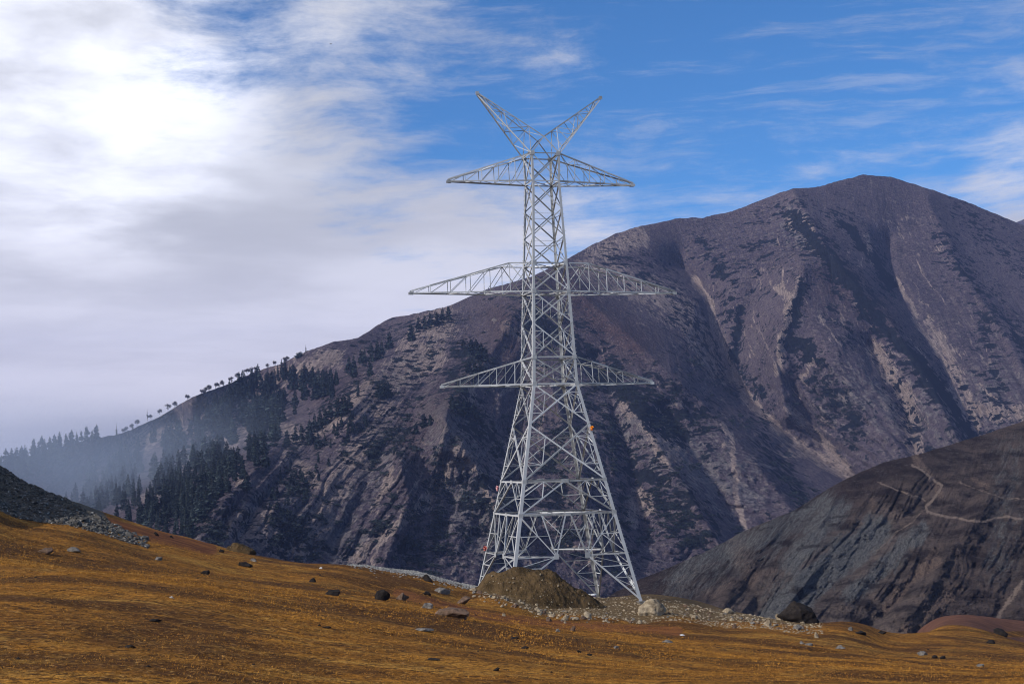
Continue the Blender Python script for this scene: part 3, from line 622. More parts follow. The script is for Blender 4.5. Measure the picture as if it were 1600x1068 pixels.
for i, k in enumerate('ABCD'):                                    # hip bracing inside the splayed base
    k2 = 'ABCD'[i-1]; k3 = 'ABCD'[(i+1) % 4]
    def knode(ka, kb): p = K(ka, 2.489); return p+(K(kb, 2.489)-p).normalized()*(hw(2.489)-1.6)
    b = Bars(); pa, pb = knode(k, k2), knode(k, k3); q = lerp(lerp(pa, pb, .5), K(k, 2.489), .0)
    b.bar(pa, pb, .10, (0, 0, 1)); b.bar(q, K(k, 5.2), .08); b.bar(q, K(k, 2.489), .08, (0, 0, 1)); b.build('hip_bracing', tower)
def crossarm(s, bot, top, tipx, flatx=None, n=6, tz=0.):
    root = bpy.data.objects.new('crossarm', None); C.objects.link(root); root.parent = tower
    z0, z1 = LV[bot][0], LV[top][0]; w0, w1 = hw(z0), hw(z1); tipw = .16
    def P(f, y, up):           # f 0..1 from shaft to tip
        xb = w0+(tipx-w0)*f; yb = y*(w0+(tipw-w0)*f)
        if not up: return Vector((s*xb, yb, z0+tz*f))
        if flatx:
            ff = (flatx-w0)/(tipx-w0)
            if f <= ff: zt = z1
            else: zt = z1+(z0+tz+.22-z1)*(f-ff)/(1-ff)
        else: zt = z1+(z0+tz+.22-z1)*f
        x = w1+(tipx-w1)*f if not flatx else xb
        return Vector((s*x, y*(w1+(tipw-w1)*f), zt))
    st = [i/n for i in range(n+1)]
    if flatx:
        ff = (flatx-w0)/(tipx-w0); st = [0, ff]+[ff+(1-ff)*i/(n-1) for i in range(1, n)]
    bc, tc, wb = Bars(), Bars(), Bars()
    for y in (-1, 1):
        nn = (0, y, 0)
        for a, c in zip(st[:-1], st[1:]):
            bc.bar(P(a, y, 0), P(c, y, 0), .19, nn, flip=(y < 0)); tc.bar(P(a, y, 1), P(c, y, 1), .17, nn, flip=True)
        for i, a in enumerate(st[1:-1], 1):
            wb.bar(P(a, y, 0), P(a, y, 1), .075, nn)
            wb.bar(P(st[i-1], y, 1), P(a, y, 0), .085, nn) if s*y < 2 else None
        if flatx: wb.bar(P(0, y, 0), P(st[1], y, 1), .10, nn)
        wb.bar(P(st[-2], y, 1), P(.97, y, 0), .06, nn)
    for i, (a, c) in enumerate(zip(st[:-1], st[1:])):
        wb.bar(P(a, -1 if i % 2 else 1, 0), P(c, 1 if i % 2 else -1, 0), .08, (0, 0, -1)); wb.bar(P(c, -1, 0), P(c, 1, 0), .06, (0, 0, -1))
        if i < 3: wb.bar(P(a, 1 if i % 2 else -1, 1), P(c, -1 if i % 2 else 1, 1), .06, (0, 0, 1)); wb.bar(P(c, -1, 1), P(c, 1, 1), .06, (0, 0, 1))
    bc.plate(P(1, -1, 0)-Vector((s*.1, 0, 0)), (0, -1, 0), (0, 0, 1), .5, .26); bc.plate(P(1, 1, 0)-Vector((s*.1, 0, 0)), (0, 1, 0), (0, 0, 1), .5, .26)
    bc.build('bottom_chord', root); tc.build('top_chord', root); wb.build('web_bracing', root)
for s in (-1, 1):
    crossarm(s, 'T0', 'T1', 10.07, n=5); crossarm(s, 'M0', 'M1', 14.31, flatx=4.25, n=6); crossarm(s, 'L0', 'L1', 11.34, n=5)
    root = bpy.data.objects.new('earth_wire_peak', None); C.objects.link(root); root.parent = tower
    z1 = LV['T1'][0]; w1 = LV['T1'][1]; tip = Vector((s*6.793, 0, 50.)); zi = z1+1.85
    ch, wb = Bars(), Bars()
    def Q(f, y, inner):
        a = Vector((0, y*w1*.75, zi)) if inner else Vector((s*w1, y*w1, z1)); t_ = tip+Vector((0, y*.08, .12 if inner else -.08)); return lerp(a, t_, f)
    st = [0, .22, .42, .6, .76, .89, 1]
    for y in (-1, 1):
        for inner in (0, 1): ch.bar(Q(0, y, inner), Q(1, y, inner), .14, (0, y, 0), flip=bool(inner))
        ch.bar(Q(0, y, 1), Q(0, y, 0), .16, (0, y, 0))
        for i, (a, c) in enumerate(zip(st[:-1], st[1:])):
            wb.bar(Q(a, y, i % 2), Q(c, y, 1-i % 2), .075, (0, y, 0)); wb.bar(Q(c, y, 0), Q(c, y, 1), .055, (0, y, 0))
    for i, (a, c) in enumerate(zip(st[:-1], st[1:])):
        for inner in (0, 1):
            nn = (-s, 0, 1) if inner else (s, 0, -1)
            wb.bar(Q(a, 1 if i % 2 else -1, inner), Q(c, -1 if i % 2 else 1, inner), .065, nn); wb.bar(Q(c, -1, inner), Q(c, 1, inner), .055, nn)
    ch.plate(tip+Vector((-s*.05, -.1, 0)), (0, -1, 0), (0, 0, 1), .35, .35); ch.build('chord', root); wb.build('web_bracing', root)

# ------------------------------------------------------------------ stones
ORD = ['first', 'second', 'third', 'fourth', 'fifth', 'sixth', 'seventh', 'eighth', 'ninth', 'tenth', 'eleventh', 'twelfth', 'thirteenth', 'fourteenth', 'fifteenth', 'sixteenth', 'seventeenth', 'eighteenth', 'nineteenth', 'twentieth', 'twenty-first', 'twenty-second', 'twenty-third', 'twenty-fourth']
import bmesh
def ico(sub):
    bm = bmesh.new(); bmesh.ops.create_icosphere(bm, subdivisions=sub, radius=1.)
    V = np.array([v.co[:] for v in bm.verts]); F_ = np.array([[v.index for v in f.verts] for f in bm.faces]); bm.free(); return V, F_
ICO = {k: ico(k) for k in (1, 2, 4, 5)}
def rock_verts(seed, sub=4, cuts=9, rough=.16):
    """a boulder: a ball cut by random planes, then weathered with noise"""
    rg = np.random.default_rng(seed); V = ICO[sub][0].copy()
    for i in range(cuts):
        n = rg.normal(size=3); n /= np.linalg.norm(n); d = rg.uniform(.48, .82); k = V@n; over = np.maximum(k-d, 0); V = V-n*(over*.93)[:, None]
    r = np.linalg.norm(V, axis=1, keepdims=True)
    V = V*(1+.26*fbm(V[:, 0]*.9+seed*3.1, V[:, 1]*.9, V[:, 2]*.9+seed, seed+8, 2)[:, None]); V[:, 0] += .25*rg.normal()*V[:, 2]; V[:, :2] *= (1-.22*V[:, 2:3])
    s = V*(1+rough*fbm(V[:, 0]*1.7+seed, V[:, 1]*1.7, V[:, 2]*1.7, seed, 2)[:, None]+(rough*.5*fbm(V[:, 0]*6+seed, V[:, 1]*6, V[:, 2]*6, seed+3, 3)[:, None] if sub > 2 else 0))
    return s
def rock_mesh(seed, sub, mat, size, rough=.10, cuts=9):
    V = rock_verts(seed, sub, cuts, rough); V = V-V.mean(0); V = V/np.array([np.ptp(V[:, 0]), np.ptp(V[:, 1]), np.ptp(V[:, 2])])*np.array(size); V[:, 2] += size[2]*.20
    return mesh('rock', V, ICO[sub][1], mat, None, sub > 2)
BOULDERS = [  # centre px, base py, width, height (source pixels), stone, label, category
    (1254, 973, 66, 38, 'dark', 'huge rounded black boulder at the right end of the rubble bank', 1.05),
    (1014, 962, 44, 30, 'tan', 'large pale angular boulder against the right foot of the pylon', 1.0),
    (668, 908, 18, 13, 'dark', 'dark squarish boulder at the right end of the white gravel strip', 1.),
    (595, 937, 27, 18, 'dark', 'large black boulder in the hollow left of the broken pale rock', .9),
    (521, 930, 26, 12, 'dark', 'flat black rock with tan edge on the lip of the near rise', .9),
    (489, 909, 12, 8, 'dark', 'small black cube-like rock alone in mid meadow', .9),
    (383, 885, 24, 9, 'dark', 'low dark rock below the grassy knoll on the crest', .9),
    (320, 897, 16, 9, 'dark', 'dark rock on the shaded band left of the crest knoll', .9),
    (71, 865, 24, 12, 'brown', 'rounded brown boulder, left one of the pair on the left meadow', .9),
    (115, 862, 21, 9, 'grey', 'flatter grey boulder, right one of the pair on the left meadow', .9),
    (247, 875, 13, 6, 'grey', 'small pointed grey rock in the middle of the left meadow', .9),
    (628, 937, 18, 11, 'brown', 'tan brown rock right of the large black boulder', .9),
    (667, 929, 14, 7, 'dark', 'small dark rock uphill of the long half-buried slab', .9),
    (668, 950, 18, 10, 'grey', 'grey pointed rock just left of the long half-buried slab', .9),
    (707, 964, 58, 18, 'brown', 'long half-buried reddish brown slab with grey flank', 1.),
    (722, 943, 25, 12, 'brown', 'reddish flat-topped boulder left of the earth mound', .9),
    (690, 927, 24, 10, 'grey', 'grey broken rock between gravel strip and earth mound', .9),
    (872, 987, 7, 6, 'grey', 'grey egg-shaped stone, left one of two below the mound', .9),
    (895, 985, 9, 8, 'brown', 'brown egg-shaped stone, right one of two below the mound', .9),
    (787, 962, 6, 5, 'tan', 'small round pale stone on the turf left below the mound', .9),
    (963, 1013, 9, 6, 'grey', 'grey stone lying alone on the turf below the pylon', .9),
    (857, 970, 9, 6, 'brown', 'brown stone fallen just below the rubble foot of the mound', .9),
    (883, 969, 9, 8, 'tan', 'pale upright stone fallen just below the rubble foot of the mound', .9),
    (1044, 1004, 18, 5, 'grey', 'flat grey slab sunk in the turf below the rubble bank', 1.),
    (1200, 978, 13, 11, 'tan', 'blocky pale boulder at the left foot of the huge black boulder', .9),
    (1217, 968, 10, 10, 'tan', 'yellowish boulder touching the left side of the huge black boulder', .9),
    (1138, 958, 17, 9, 'tan', 'pale rounded boulder on the crest of the rubble bank', .9),
    (1148, 981, 9, 7, 'brown', 'brown stone just below the middle of the rubble bank', .9),
    (1085, 965, 13, 7, 'tan', 'pale boulder in the left half of the rubble bank', .9),
    (1277, 996, 8, 9, 'tan', 'cream stone on the turf below the huge black boulder', .9),
    (1254, 1006, 8, 5, 'grey', 'grey stone, left one of the three in the turf bank', .9),
    (1266, 1008, 12, 5, 'grey', 'long grey stone, middle one of the three in the turf bank', .9),
    (1313, 1013, 17, 5, 'grey', 'pale grey flat stone right of the three in the turf bank', .9),
    (1246, 983, 14, 9, 'grey', 'grey jagged rock below the left edge of the huge black boulder', .9),
    (1329, 985, 8, 6, 'grey', 'small grey block on the right crest of the meadow', .9),
    (1345, 991, 26, 7, 'dark', 'long black outcrop on the right crest of the meadow', .9),
    (1378, 990, 17, 6, 'dark', 'short black outcrop with white fleck on the right crest', .9),
    (1443, 1023, 16, 7, 'grey', 'grey pointed rock, left one of three above the eroded turf', .9),
    (1461, 1028, 10, 6, 'dark', 'dark rock, middle one of three above the eroded turf', .9),
    (1474, 1029, 11, 6, 'dark', 'dark blocky rock, right one of three above the eroded turf', .9),
    (1533, 1041, 13, 5, 'grey', 'grey flat stone at the right end of the eroded turf', .9),
    (1549, 1005, 16, 7, 'dark', 'low black boulder in front of the brown swell', .9),
    (1564, 992, 24, 14, 'dark', 'large black boulder with grey face standing on the brown swell', .9),
    (345, 862, 10, 6, 'dark', 'dark rock at the left foot of the crest knoll', .9),
    (396, 877, 10, 5, 'grey', 'grey rock on the right shoulder of the crest knoll', .9),
    (244, 836, 8, 7, 'dark', 'black rock standing on the far left crest', .9),
    (268, 840, 7, 5, 'dark', 'small black rock right of the one on the far left crest', .9),
    (501, 888, 5, 3, 'white', 'tiny white stone near the crest left of the gravel strip', .9),
    (268, 934, 7, 4, 'white', 'white stone on the open turf of the left foreground', .9),
    (776, 1048, 12, 7, 'dark', 'black clod at the bottom of the turf below the mound', .9),
    (201, 1012, 20, 6, 'dark', 'flat black clod in the left foreground grass', .9),
    (240, 971, 26, 5, 'dark', 'long dark clod in the left foreground grass', .9),
    (510, 981, 15, 4, 'dark', 'black clod, larger one of two close together in mid foreground', .9),
    (499, 978, 7, 4, 'dark', 'black clod, smaller one of two close together in mid foreground', .9),
    (661, 986, 38, 5, 'grey', 'thin grey rib of rock showing through the turf', 1.),
    (820, 1013, 14, 5, 'dark', 'black clod in the turf straight below the mound', .9),
    (804, 998, 14, 4, 'dark', 'small black clod just under the hollow below the mound', .9),
    (676, 1031, 22, 4, 'dark', 'long thin black clod in the middle foreground', .9),
    (905, 1019, 8, 5, 'dark', 'black clod, left one of two side by side below the pylon', .9),
    (922, 1024, 10, 4, 'dark', 'black clod, right one of two side by side below the pylon', .9)]
for i, (px, py, w, h, kind, lab, dk) in enumerate(BOULDERS):
    p = hit(px, py); m_ = p[1]/F; k_ = .88 if kind == 'dark' and w < 40 else 1.; W_, H_ = w*m_*k_, h*m_*k_
    me = rock_mesh(100+i, 5 if w > 40 else 4, M_rock[kind], (W_*1.06, W_*(.8 if w < 35 else .6), H_*1.32), .22, 16)
    clod = 'clod' in lab
    link('clod' if clod else 'boulder', me, None, (p[0], p[1]+W_*.25, p[2]), (0, 0, (i*.37) % .5-.25), None, label=lab, category='clod' if clod else 'rock')
# the grassy knoll on the crest
p = hit(368, 862); V = rock_verts(7, 5, 4, .10)*np.array((1.45, 1.3, .75)); kn = mesh('knoll', V, ICO[5][1], M_mound, None, True)
link('hummock', kn, None, (p[0], p[1]+1.2, p[2]+.05), None, None, label='low rounded brown hummock standing on the crest of the left meadow', category='hummock')

# ------------------------------------------------------------------ excavated mound
sil = np.array([(726, 926), (746, 917), (760, 900), (772, 893), (788, 889), (800, 888), (820, 887), (842, 887), (860, 890), (868, 893), (876, 900), (888, 910), (900, 918), (920, 930), (946, 948), (968, 962), (990, 972)], float)
ny, nx = 150, 300
mx = np.linspace(726, 990, nx); D0 = 138.2-(mx-740)*.012
top = unproj(mx, np.interp(mx, sil[:, 0], sil[:, 1]), D0)
gb = ground_z(top[:, 0], D0); Hh = np.maximum(top[:, 2]-gb, .0)
v = np.linspace(-1, 1, ny)[:, None]; yy = D0[None]+v*8.5; xx = top[:, 0][None]*(yy/D0[None]); dd = np.abs(v*8.5)
G = ground_z(xx, yy, False); slope = .72
def soft(a, sg):
    k = np.exp(-.5*(np.arange(-60, 61)/sg)**2); k /= k.sum(); return np.convolve(np.pad(a, 60, mode='edge'), k, 'valid')
t1, t2 = soft(top[:, 2], 14), soft(top[:, 2], 34); f1 = sstep(dd, .4, 2.); f2 = sstep(dd, 2., 5.)
crown = (top[:, 2][None]*(1-f1)+t1[None]*f1)*(1-f2)+t2[None]*f2-np.maximum(dd-.7, 0)*slope-.10*np.exp(-((dd-.7)/.5)**2)
n_ = .40*fbm(xx/1.7, yy/1.7, 0, 41, 6, .62)+.12*fbm(xx/.35, yy/.35, 0, 44, 3)
edge = sstep(crown-G, -.3, .5)
Zm = np.where(crown-G > -.3, crown+n_*edge, G-.5-(G-crown)*.3)
Zm[:, 0] = G[:, 0]-.6; Zm[:, -1] = G[:, -1]-.6
tl = (Hh[None] > .12); Zm = np.where(tl, Zm, np.minimum(Zm, G-.25))
mo = link('earth_mound', mesh('mound', np.stack([xx, yy, Zm], -1), grid_faces(ny, nx), M_mound, None, True), label='big heap of excavated brown earth piled over the near foot of the pylon', category='earth mound')
def mound_z(x, y):
    px = gpx(x, y); d0 = 138.2-(px-740)*.012; t = unproj(px, np.interp(px, sil[:, 0], sil[:, 1]), d0)
    c = t[..., 2]-np.maximum(np.abs(y-d0)-.7, 0)*slope; return np.where((px > 730) & (px < 985), c, -99)

# rubble thrown round the foot of the mound and along the bank
rg = np.random.default_rng(5); protos = {}
for k in ('tan', 'grey', 'brown'):
    for j in range(5): protos[k, j] = rock_mesh(300+j*7+len(k), 2, M_rock[k], (1, .85, .75), .16, 8)
def stone(px, py, w, kind, lab, grp, on_mound=False):
    p = hit(px, py, 60)
    if on_mound:
        for D in np.arange(125, 141, .1):
            q = unproj(px, py, D)
            if float(mound_z(q[0], q[1])) >= q[2]: p = q; break
    s = w*p[1]/F
    return link('stone', protos[kind, int(rg.integers(5))], None, p+np.array((0, 0, s*.02)), (rg.uniform(-.3, .3), rg.uniform(-.3, .3), rg.uniform(0, 6.28)), (s*1.05, s*1.05, s*rg.uniform(.8, 1.1)), label=lab, category='stone', group=grp)
foot = polyline([(738, 922), (760, 930), (790, 938), (815, 950), (850, 958), (900, 964), (950, 966), (1000, 966)])
KS = ['tan', 'tan', 'tan', 'brown', 'grey']
for i in range(150):
    px = rg.uniform(736, 1000); w = float(np.clip(rg.lognormal(1.45, .45), 2.5, 12)); py = foot(px)+rg.normal(0, 4.5)
    stone(px, py, w, KS[int(rg.integers(5))], 'rough stone in the rubble fringe along the foot of the earth mound', 'rubble along the foot of the mound')
bank = polyline([(1000, 955), (1060, 958), (1100, 962), (1150, 968), (1200, 976), (1250, 984), (1290, 992)])
for i in range(105):
    px = rg.uniform(1000, 1262); w = float(np.clip(rg.lognormal(1.35, .42), 2.5, 9)); py = bank(px)+rg.normal(-3, 5.)
    stone(px, py, w, KS[int(rg.integers(5))], 'rough pale stone strewn on the rubble bank right of the pylon', 'stones strewn on the rubble bank')
for i in range(34):
    px = rg.uniform(765, 935); t_ = rg.uniform(.1, .95); top_ = np.interp(px, sil[:, 0], sil[:, 1]); py = top_+(foot(px)-top_)*t_
    stone(px, py, float(rg.uniform(1.6, 4.5)), KS[int(rg.integers(3))], 'pale stone stuck in the brown face of the earth mound', 'stones in the face of the mound', True)
def scatter(n, fn, mat, name, lab, cat, zoff=0., sub=1):
    Vs, Fs, o = [], [], 0; base = [rock_verts(900+j, sub, 6, .2) for j in range(8)]; F0_ = ICO[sub][1]
    for i in range(n):
        r = fn()
        if r is None: continue
        x, y, s = r; V = base[int(rg.integers(8))]*s*np.array((1, rg.uniform(.6, 1), rg.uniform(.45, .8))); a = rg.uniform(0, 6.28)
        V = np.stack([V[:, 0]*math.cos(a)-V[:, 1]*math.sin(a), V[:, 0]*math.sin(a)+V[:, 1]*math.cos(a), V[:, 2]], -1)
        Vs.append((x, y, s, V)); Fs.append(F0_+o); o += len(V)
    X_ = np.array([(v[0], v[1]) for v in Vs]); Zs = ground_z(X_[:, 0], X_[:, 1])
    VV = np.concatenate([v[3]+np.array((v[0], v[1], z+zoff)) for v, z in zip(Vs, Zs)])
    return link(name, mesh(name, VV, np.concatenate(Fs), mat), kind='stuff', label=lab, category=cat)
def f_scree():
    for _ in range(50):
        px = rg.uniform(-40, 225); D = rg.uniform(112, 165)
        x = (px-800)/F*D; z = float(_g(px, math.log(D)*LG)); a, b = project(np.array((x, D, z)))
        band = (b > 728+.49*a) and (b < 806+.27*a+3)
        gap = (a-(b-735)*2.0 > 40) and not (abs(b-(748+.50*a+14)) < 7)
        if band and not (gap and rg.random() < .93): break
    else: return None
    s = float(np.clip(rg.lognormal(-2.1+.35*(b > 790+.3*a), .55), .05, .7)); return x, D, s
scatter(7500, f_scree, M_scree, 'scree', 'grey broken stones covering the steep slope at the left edge', 'scree')
def f_grav():
    t = rg.random(); px = 540+190*t+rg.normal(0, 5); D = 141+3*t+rg.normal(0, 3.6); return (px-800)/F*D, D, float(rg.uniform(.05, .17))
scatter(3000, f_grav, M_pebble, 'gravel', 'strip of pale grey gravel lying on the crest left of the pylon', 'gravel')
def f_small():
    px = rg.uniform(735, 1265); t = (px-735)/530; D = rg.uniform(126, 150) if px < 1000 else rg.uniform(128, 148); return (px-800)/F*D, D, float(np.clip(rg.lognormal(-2.6, .5), .03, .22))
scatter(2600, f_small, M_rock['tan'], 'rubble', 'fine pale rubble scattered over the bare dirt round the pylon', 'rubble')
def f_turf():
    D = math.exp(rg.uniform(math.log(26), math.log(150))); px = rg.uniform(-20, 1620); return (px-800)/F*D, D, float(np.clip(rg.lognormal(-3.1, .5), .02, .12))*max(.5, D/90)
scatter(420, f_turf, M_rock['dark'], 'dung', 'small black droppings and clods sprinkled over the turf', 'dung')

# ------------------------------------------------------------------ grass
rg = np.random.default_rng(11); n = 190000
D = np.exp(rg.uniform(math.log(21), math.log(125), n)); px = rg.uniform(-60, 1660, n); x = (px-800)/F*D; z = ground_z(x, D)
keep = fbm(x/3., D/4., 0, 71, 3)+rg.uniform(-.5, .5, n) > -.1; x, D, z = x[keep], D[keep], z[keep]; n = len(x)
B = 3; hgt = rg.uniform(.018, .062, (n, B))*np.clip(D/45, .8, 1.6)[:, None]; az = rg.uniform(0, 6.28, (n, B)); wd = hgt*.22; lean = rg.uniform(.4, 1.8, (n, B))
ox, oy = x[:, None]+rg.normal(0, .05, (n, B)), D[:, None]+rg.normal(0, .05, (n, B)); z0 = z[:, None]-.02
P0 = np.stack([ox-np.sin(az)*wd, oy+np.cos(az)*wd, z0+0*ox], -1); P1 = np.stack([ox+np.sin(az)*wd, oy-np.cos(az)*wd, z0+0*ox], -1)
P2 = np.stack([ox+np.cos(az)*lean*hgt, oy+np.sin(az)*lean*hgt, z0+hgt], -1)
V = np.stack([P0, P1, P2], 2).reshape(-1, 3); tone = np.repeat(rg.random((n, B)).ravel(), 3)
link('grass', mesh('grass', V, np.arange(len(V)).reshape(-1, 3), M_blade, dict(tone=tone)), kind='stuff', label='short dry orange grass covering the whole meadow', category='grass')

# ------------------------------------------------------------------ trees
rt = np.random.default_rng(23)
def conifer_crown(seed, H=28., Rr=4.0, layers=22, gap=.0, bare=.10, ragged=.35):
    r = np.random.default_rng(seed); V, Fc = [], []
    def fan(c, a, L, wdt, droop):
        n = len(V); ca, sa = math.cos(a), math.sin(a); px_, py_ = -sa, ca
        V.append(c); m = .62
        V.append((c[0]+ca*L*m+px_*wdt, c[1]+sa*L*m+py_*wdt, c[2]-droop*m*L)); V.append((c[0]+ca*L*m-px_*wdt, c[1]+sa*L*m-py_*wdt, c[2]-droop*m*L))
        V.append((c[0]+ca*L, c[1]+sa*L, c[2]-droop*L*1.15)); V.append((c[0]+ca*L*m, c[1]+sa*L*m, c[2]-droop*m*L-wdt*1.1))
        Fc.extend([(n, n+1, n+3), (n, n+3, n+2), (n, n+3, n+4)])
    side = r.uniform(0, 6.28)
    for i in range(layers):
        h = bare+(1-bare)*(i+r.uniform(-.3, .3))/layers; prof = 1.25*(1-h)**.60*(1-.45*math.exp(-((h-bare)/.10)))
        prof *= 1+ragged*r.normal()*.55
        if r.random() < gap: continue
        for j in range(9):
            a = r.uniform(0, 6.28); L = max(.45, Rr*prof*r.uniform(.55, 1.12)*(1+.18*math.cos(a-side)))
            fan((r.normal(0, .12), r.normal(0, .12), h*H+r.normal(0, .35)), a, L, L*r.uniform(.26, .46)+.2, r.uniform(.1, .5))
    for j in range(6): fan((0, 0, H*.99-j*.3), r.uniform(0, 6.28), .45+j*.12, .2, .2)
    return np.array(V), np.array(Fc)
def tube(pts, rad, k=5):
    V, Fc = [], []
    for i, (p, r) in enumerate(zip(pts, rad)):
        for j in range(k): a = 6.283*j/k; V.append((p[0]+r*math.cos(a), p[1]+r*math.sin(a), p[2]))
    for i in range(len(pts)-1):
        for j in range(k): a, b = i*k+j, i*k+(j+1) % k; Fc += [(a, b, b+k), (a, b+k, a+k)]
    return np.array(V), np.array(Fc)
def merge(parts):
    o = 0; V, F_ = [], []
    for v, f in parts: V.append(v); F_.append(f+o); o += len(v)
    return np.concatenate(V), np.concatenate(F_)
CON = []
for i, (Rr, lay, gap, bare, rag) in enumerate([(4.6, 26, 0, .05, .3), (5.2, 24, .05, .06, .4), (4.0, 28, .05, .06, .35), (5.8, 22, .08, .08, .5), (3.4, 26, .10, .10, .5), (5.6, 24, .10, .12, .6), (3.6, 22, .3, .15, .7)]):
    V, F_ = conifer_crown(50+i, 28., Rr, lay, gap, bare, rag); cr_ = [mesh('crown', V, F_, m) for m in M_crown]
    tv, tf = tube([(0, 0, -2.5), (0, 0, 8), (0, 0, 18), (0, 0, 28)], [.55, .42, .28, .05]); CON.append((cr_, mesh('trunk', tv, tf, M_bark), (V, F_)))
def conifer(p, H, var, mat, rz, label, group, wide=1.):
    s = H/28.
    t = link('conifer', None, None, tuple(p), (0, 0, rz), (s*wide, s*wide, s), label=label, category='conifer')
    if group: t['group'] = group
    link('crown', CON[var][0][mat], t); link('trunk', CON[var][1], t)
    return t
def base_at(px, py, D=None):
    if D: return unproj(px, py, D)
    return massif.at(px, py)
def height_for(px, py, hpx, p): return hpx*p[1]/F
# trees one can point at along the left skyline
SKY = [(2, 740, 30), (9, 738, 39), (18, 736, 37), (26, 733, 36), (34, 731, 36), (41, 728, 30), (52, 712, 28), (65, 706, 27), (78, 703, 22), (85, 702, 25), (93, 703, 30), (103, 702, 26), (112, 698, 28), (120, 696, 22), (127, 692, 20), (135, 690, 26), (144, 690, 19), (151, 686, 24)]
for i, (px, py, h) in enumerate(SKY):
    p = base_at(px, py); conifer(p, height_for(px, py, h, p), [1, 3, 0, 5, 3, 2, 1, 5][i % 8], 1, i*1.3, 'blue-grey conifer on the hazy left skyline, %s from the left edge of the photo' % ORD[i], 'conifers on the left skyline', 1.15)
CREST = [(642, 533, 30, 3), (654, 519, 26, 1), (664, 515, 24, 5), (672, 513, 27, 1), (683, 508, 22, 3), (692, 505, 26, 1), (701, 500, 24, 5),
         (609, 545, 29, 3), (597, 560, 30, 1), (590, 562, 34, 0), (580, 566, 33, 5), (570, 572, 28, 1), (564, 568, 24, 3), (553, 590, 36, 0), (546, 584, 30, 1), (578, 588, 26, 3), (560, 620, 26, 4), (526, 602, 27, 2), (505, 622, 40, 4), (519, 617, 26, 2), (510, 596, 22, 4)]
for i, (px, py, h, v) in enumerate(CREST):
    p = base_at(px, py); conifer(p, height_for(px, py, h, p), v, 0, i*2.1, 'dark conifer of the ragged line below the bare crest, %s from its upper right end' % ORD[i], 'conifers in the line below the bare crest', 1.1)
RIM = [(545, 644, 30, 1), (537, 650, 36, 3), (528, 652, 34, 5), (516, 660, 36, 1), (508, 664, 28, 3), (500, 670, 33, 0), (492, 675, 30, 1), (484, 690, 36, 3), (471, 688, 28, 5), (462, 694, 30, 1), (449, 694, 24, 3), (497, 702, 28, 1), (413, 730, 38, 3), (403, 734, 30, 1), (379, 748, 38, 0), (368, 752, 34, 2), (356, 770, 36, 2), (346, 776, 38, 0), (338, 786, 34, 1), (384, 766, 34, 3)]
for i, (px, py, h, v) in enumerate(RIM):
    p = base_at(px, py); conifer(p, height_for(px, py, h, p), v, 1, i*1.7, 'black conifer on the rocky rim of the near spur, %s going downhill' % ORD[i], 'conifers on the rim of the near spur', 1.1)
for i, (px, py, h, lab) in enumerate([(592, 622, 26, 'bushy dark pine alone on the scree, left one of a close trio'), (599, 622, 24, 'bushy dark pine alone on the scree, middle one of a close trio'), (606, 620, 26, 'bushy dark pine alone on the scree, right one of a close trio')]):
    p = base_at(px, py); conifer(p, height_for(px, py, h, p), 3, 0, i, lab, 'trio of pines on the scree', 1.5)
PIN = [(724, 545, 16), (736, 550, 22), (744, 556, 28), (752, 560, 26), (760, 566, 22), (733, 582, 20), (742, 588, 24), (750, 584, 18), (706, 640, 24), (716, 648, 26), (726, 652, 28), (740, 650, 22), (748, 664, 24), (662, 668, 22), (672, 664, 18), (650, 678, 18)]
for i, (px, py, h) in enumerate(PIN):
    p = base_at(px, py); conifer(p, height_for(px, py, h, p), 3 if i % 2 else 5, 1, i, 'squat dark pine on the steep slope left of the pylon, %s from the top' % ORD[i], 'squat pines left of the pylon', 1.6)
# the forest
AREAS = [([(100, 800), (150, 745), (230, 700), (330, 655), (430, 625), (470, 640), (440, 690), (380, 735), (335, 790), (300, 848), (240, 842), (160, 812)], 320, 'fm', 'conifer crowded in the dense forest on the lower left slope', 'dense forest on the lower left slope', (28, 40)),
         ([(300, 700), (350, 620), (410, 590), (450, 588), (530, 600), (520, 625), (450, 650), (400, 720)], 120, 'fu', 'conifer scattered on the middle slope between forest and bare crest', 'scattered conifers on the middle slope', (24, 36)),
         ([(130, 752), (190, 704), (260, 662), (330, 622), (400, 592), (400, 620), (330, 668), (240, 712), (180, 752)], 46, 'fh', 'pale blue conifer fading into the smoke on the left slope', 'conifers fading into the smoke', (20, 30)),
         ([(0, 745), (60, 715), (110, 706), (105, 728), (60, 750), (0, 758)], 45, 'fl', 'blue-grey conifer in the smoky wood below the left skyline', 'smoky wood below the left skyline', (26, 36)),
         ([(430, 740), (520, 660), (560, 640), (600, 640), (540, 700), (480, 790), (420, 800)], 40, 'fs', 'small dark conifer among the scrub right of the near spur rim', 'small conifers in the scrub', (12, 20))]
cand = []
for poly, n, key, lab, grp, hr in AREAS:
    xs = [a for a, b in poly]; ys = [b for a, b in poly]; got = 0; pts = []; tries = 0
    while got < n and tries < 20000:
        tries += 1; a, b = rt.uniform(min(xs), max(xs)), rt.uniform(min(ys), max(ys))
        if not in_poly(a, b, poly): continue
        if key == 'fm' and fbm(np.array(a/46.), np.array(b/30.), 0, 61, 3) > (.34 if b > 725 else .10): continue
        if key in ('fu', 'fh') and fbm(np.array(a/22.), np.array(b/20.), 0, 63, 2) > .02: continue
        if any(abs(a-c) < 3.2 and abs(b-d) < 4 for c, d in pts): continue
        pts.append((a, b)); got += 1; cand.append((a, b, rt.uniform(*hr), lab, grp, key))
cand.sort(key=lambda c: -c[2]); n_ind = 300-len(SKY)-len(CREST)-len(RIM)-3-len(PIN)-2
rest = cand[n_ind:]
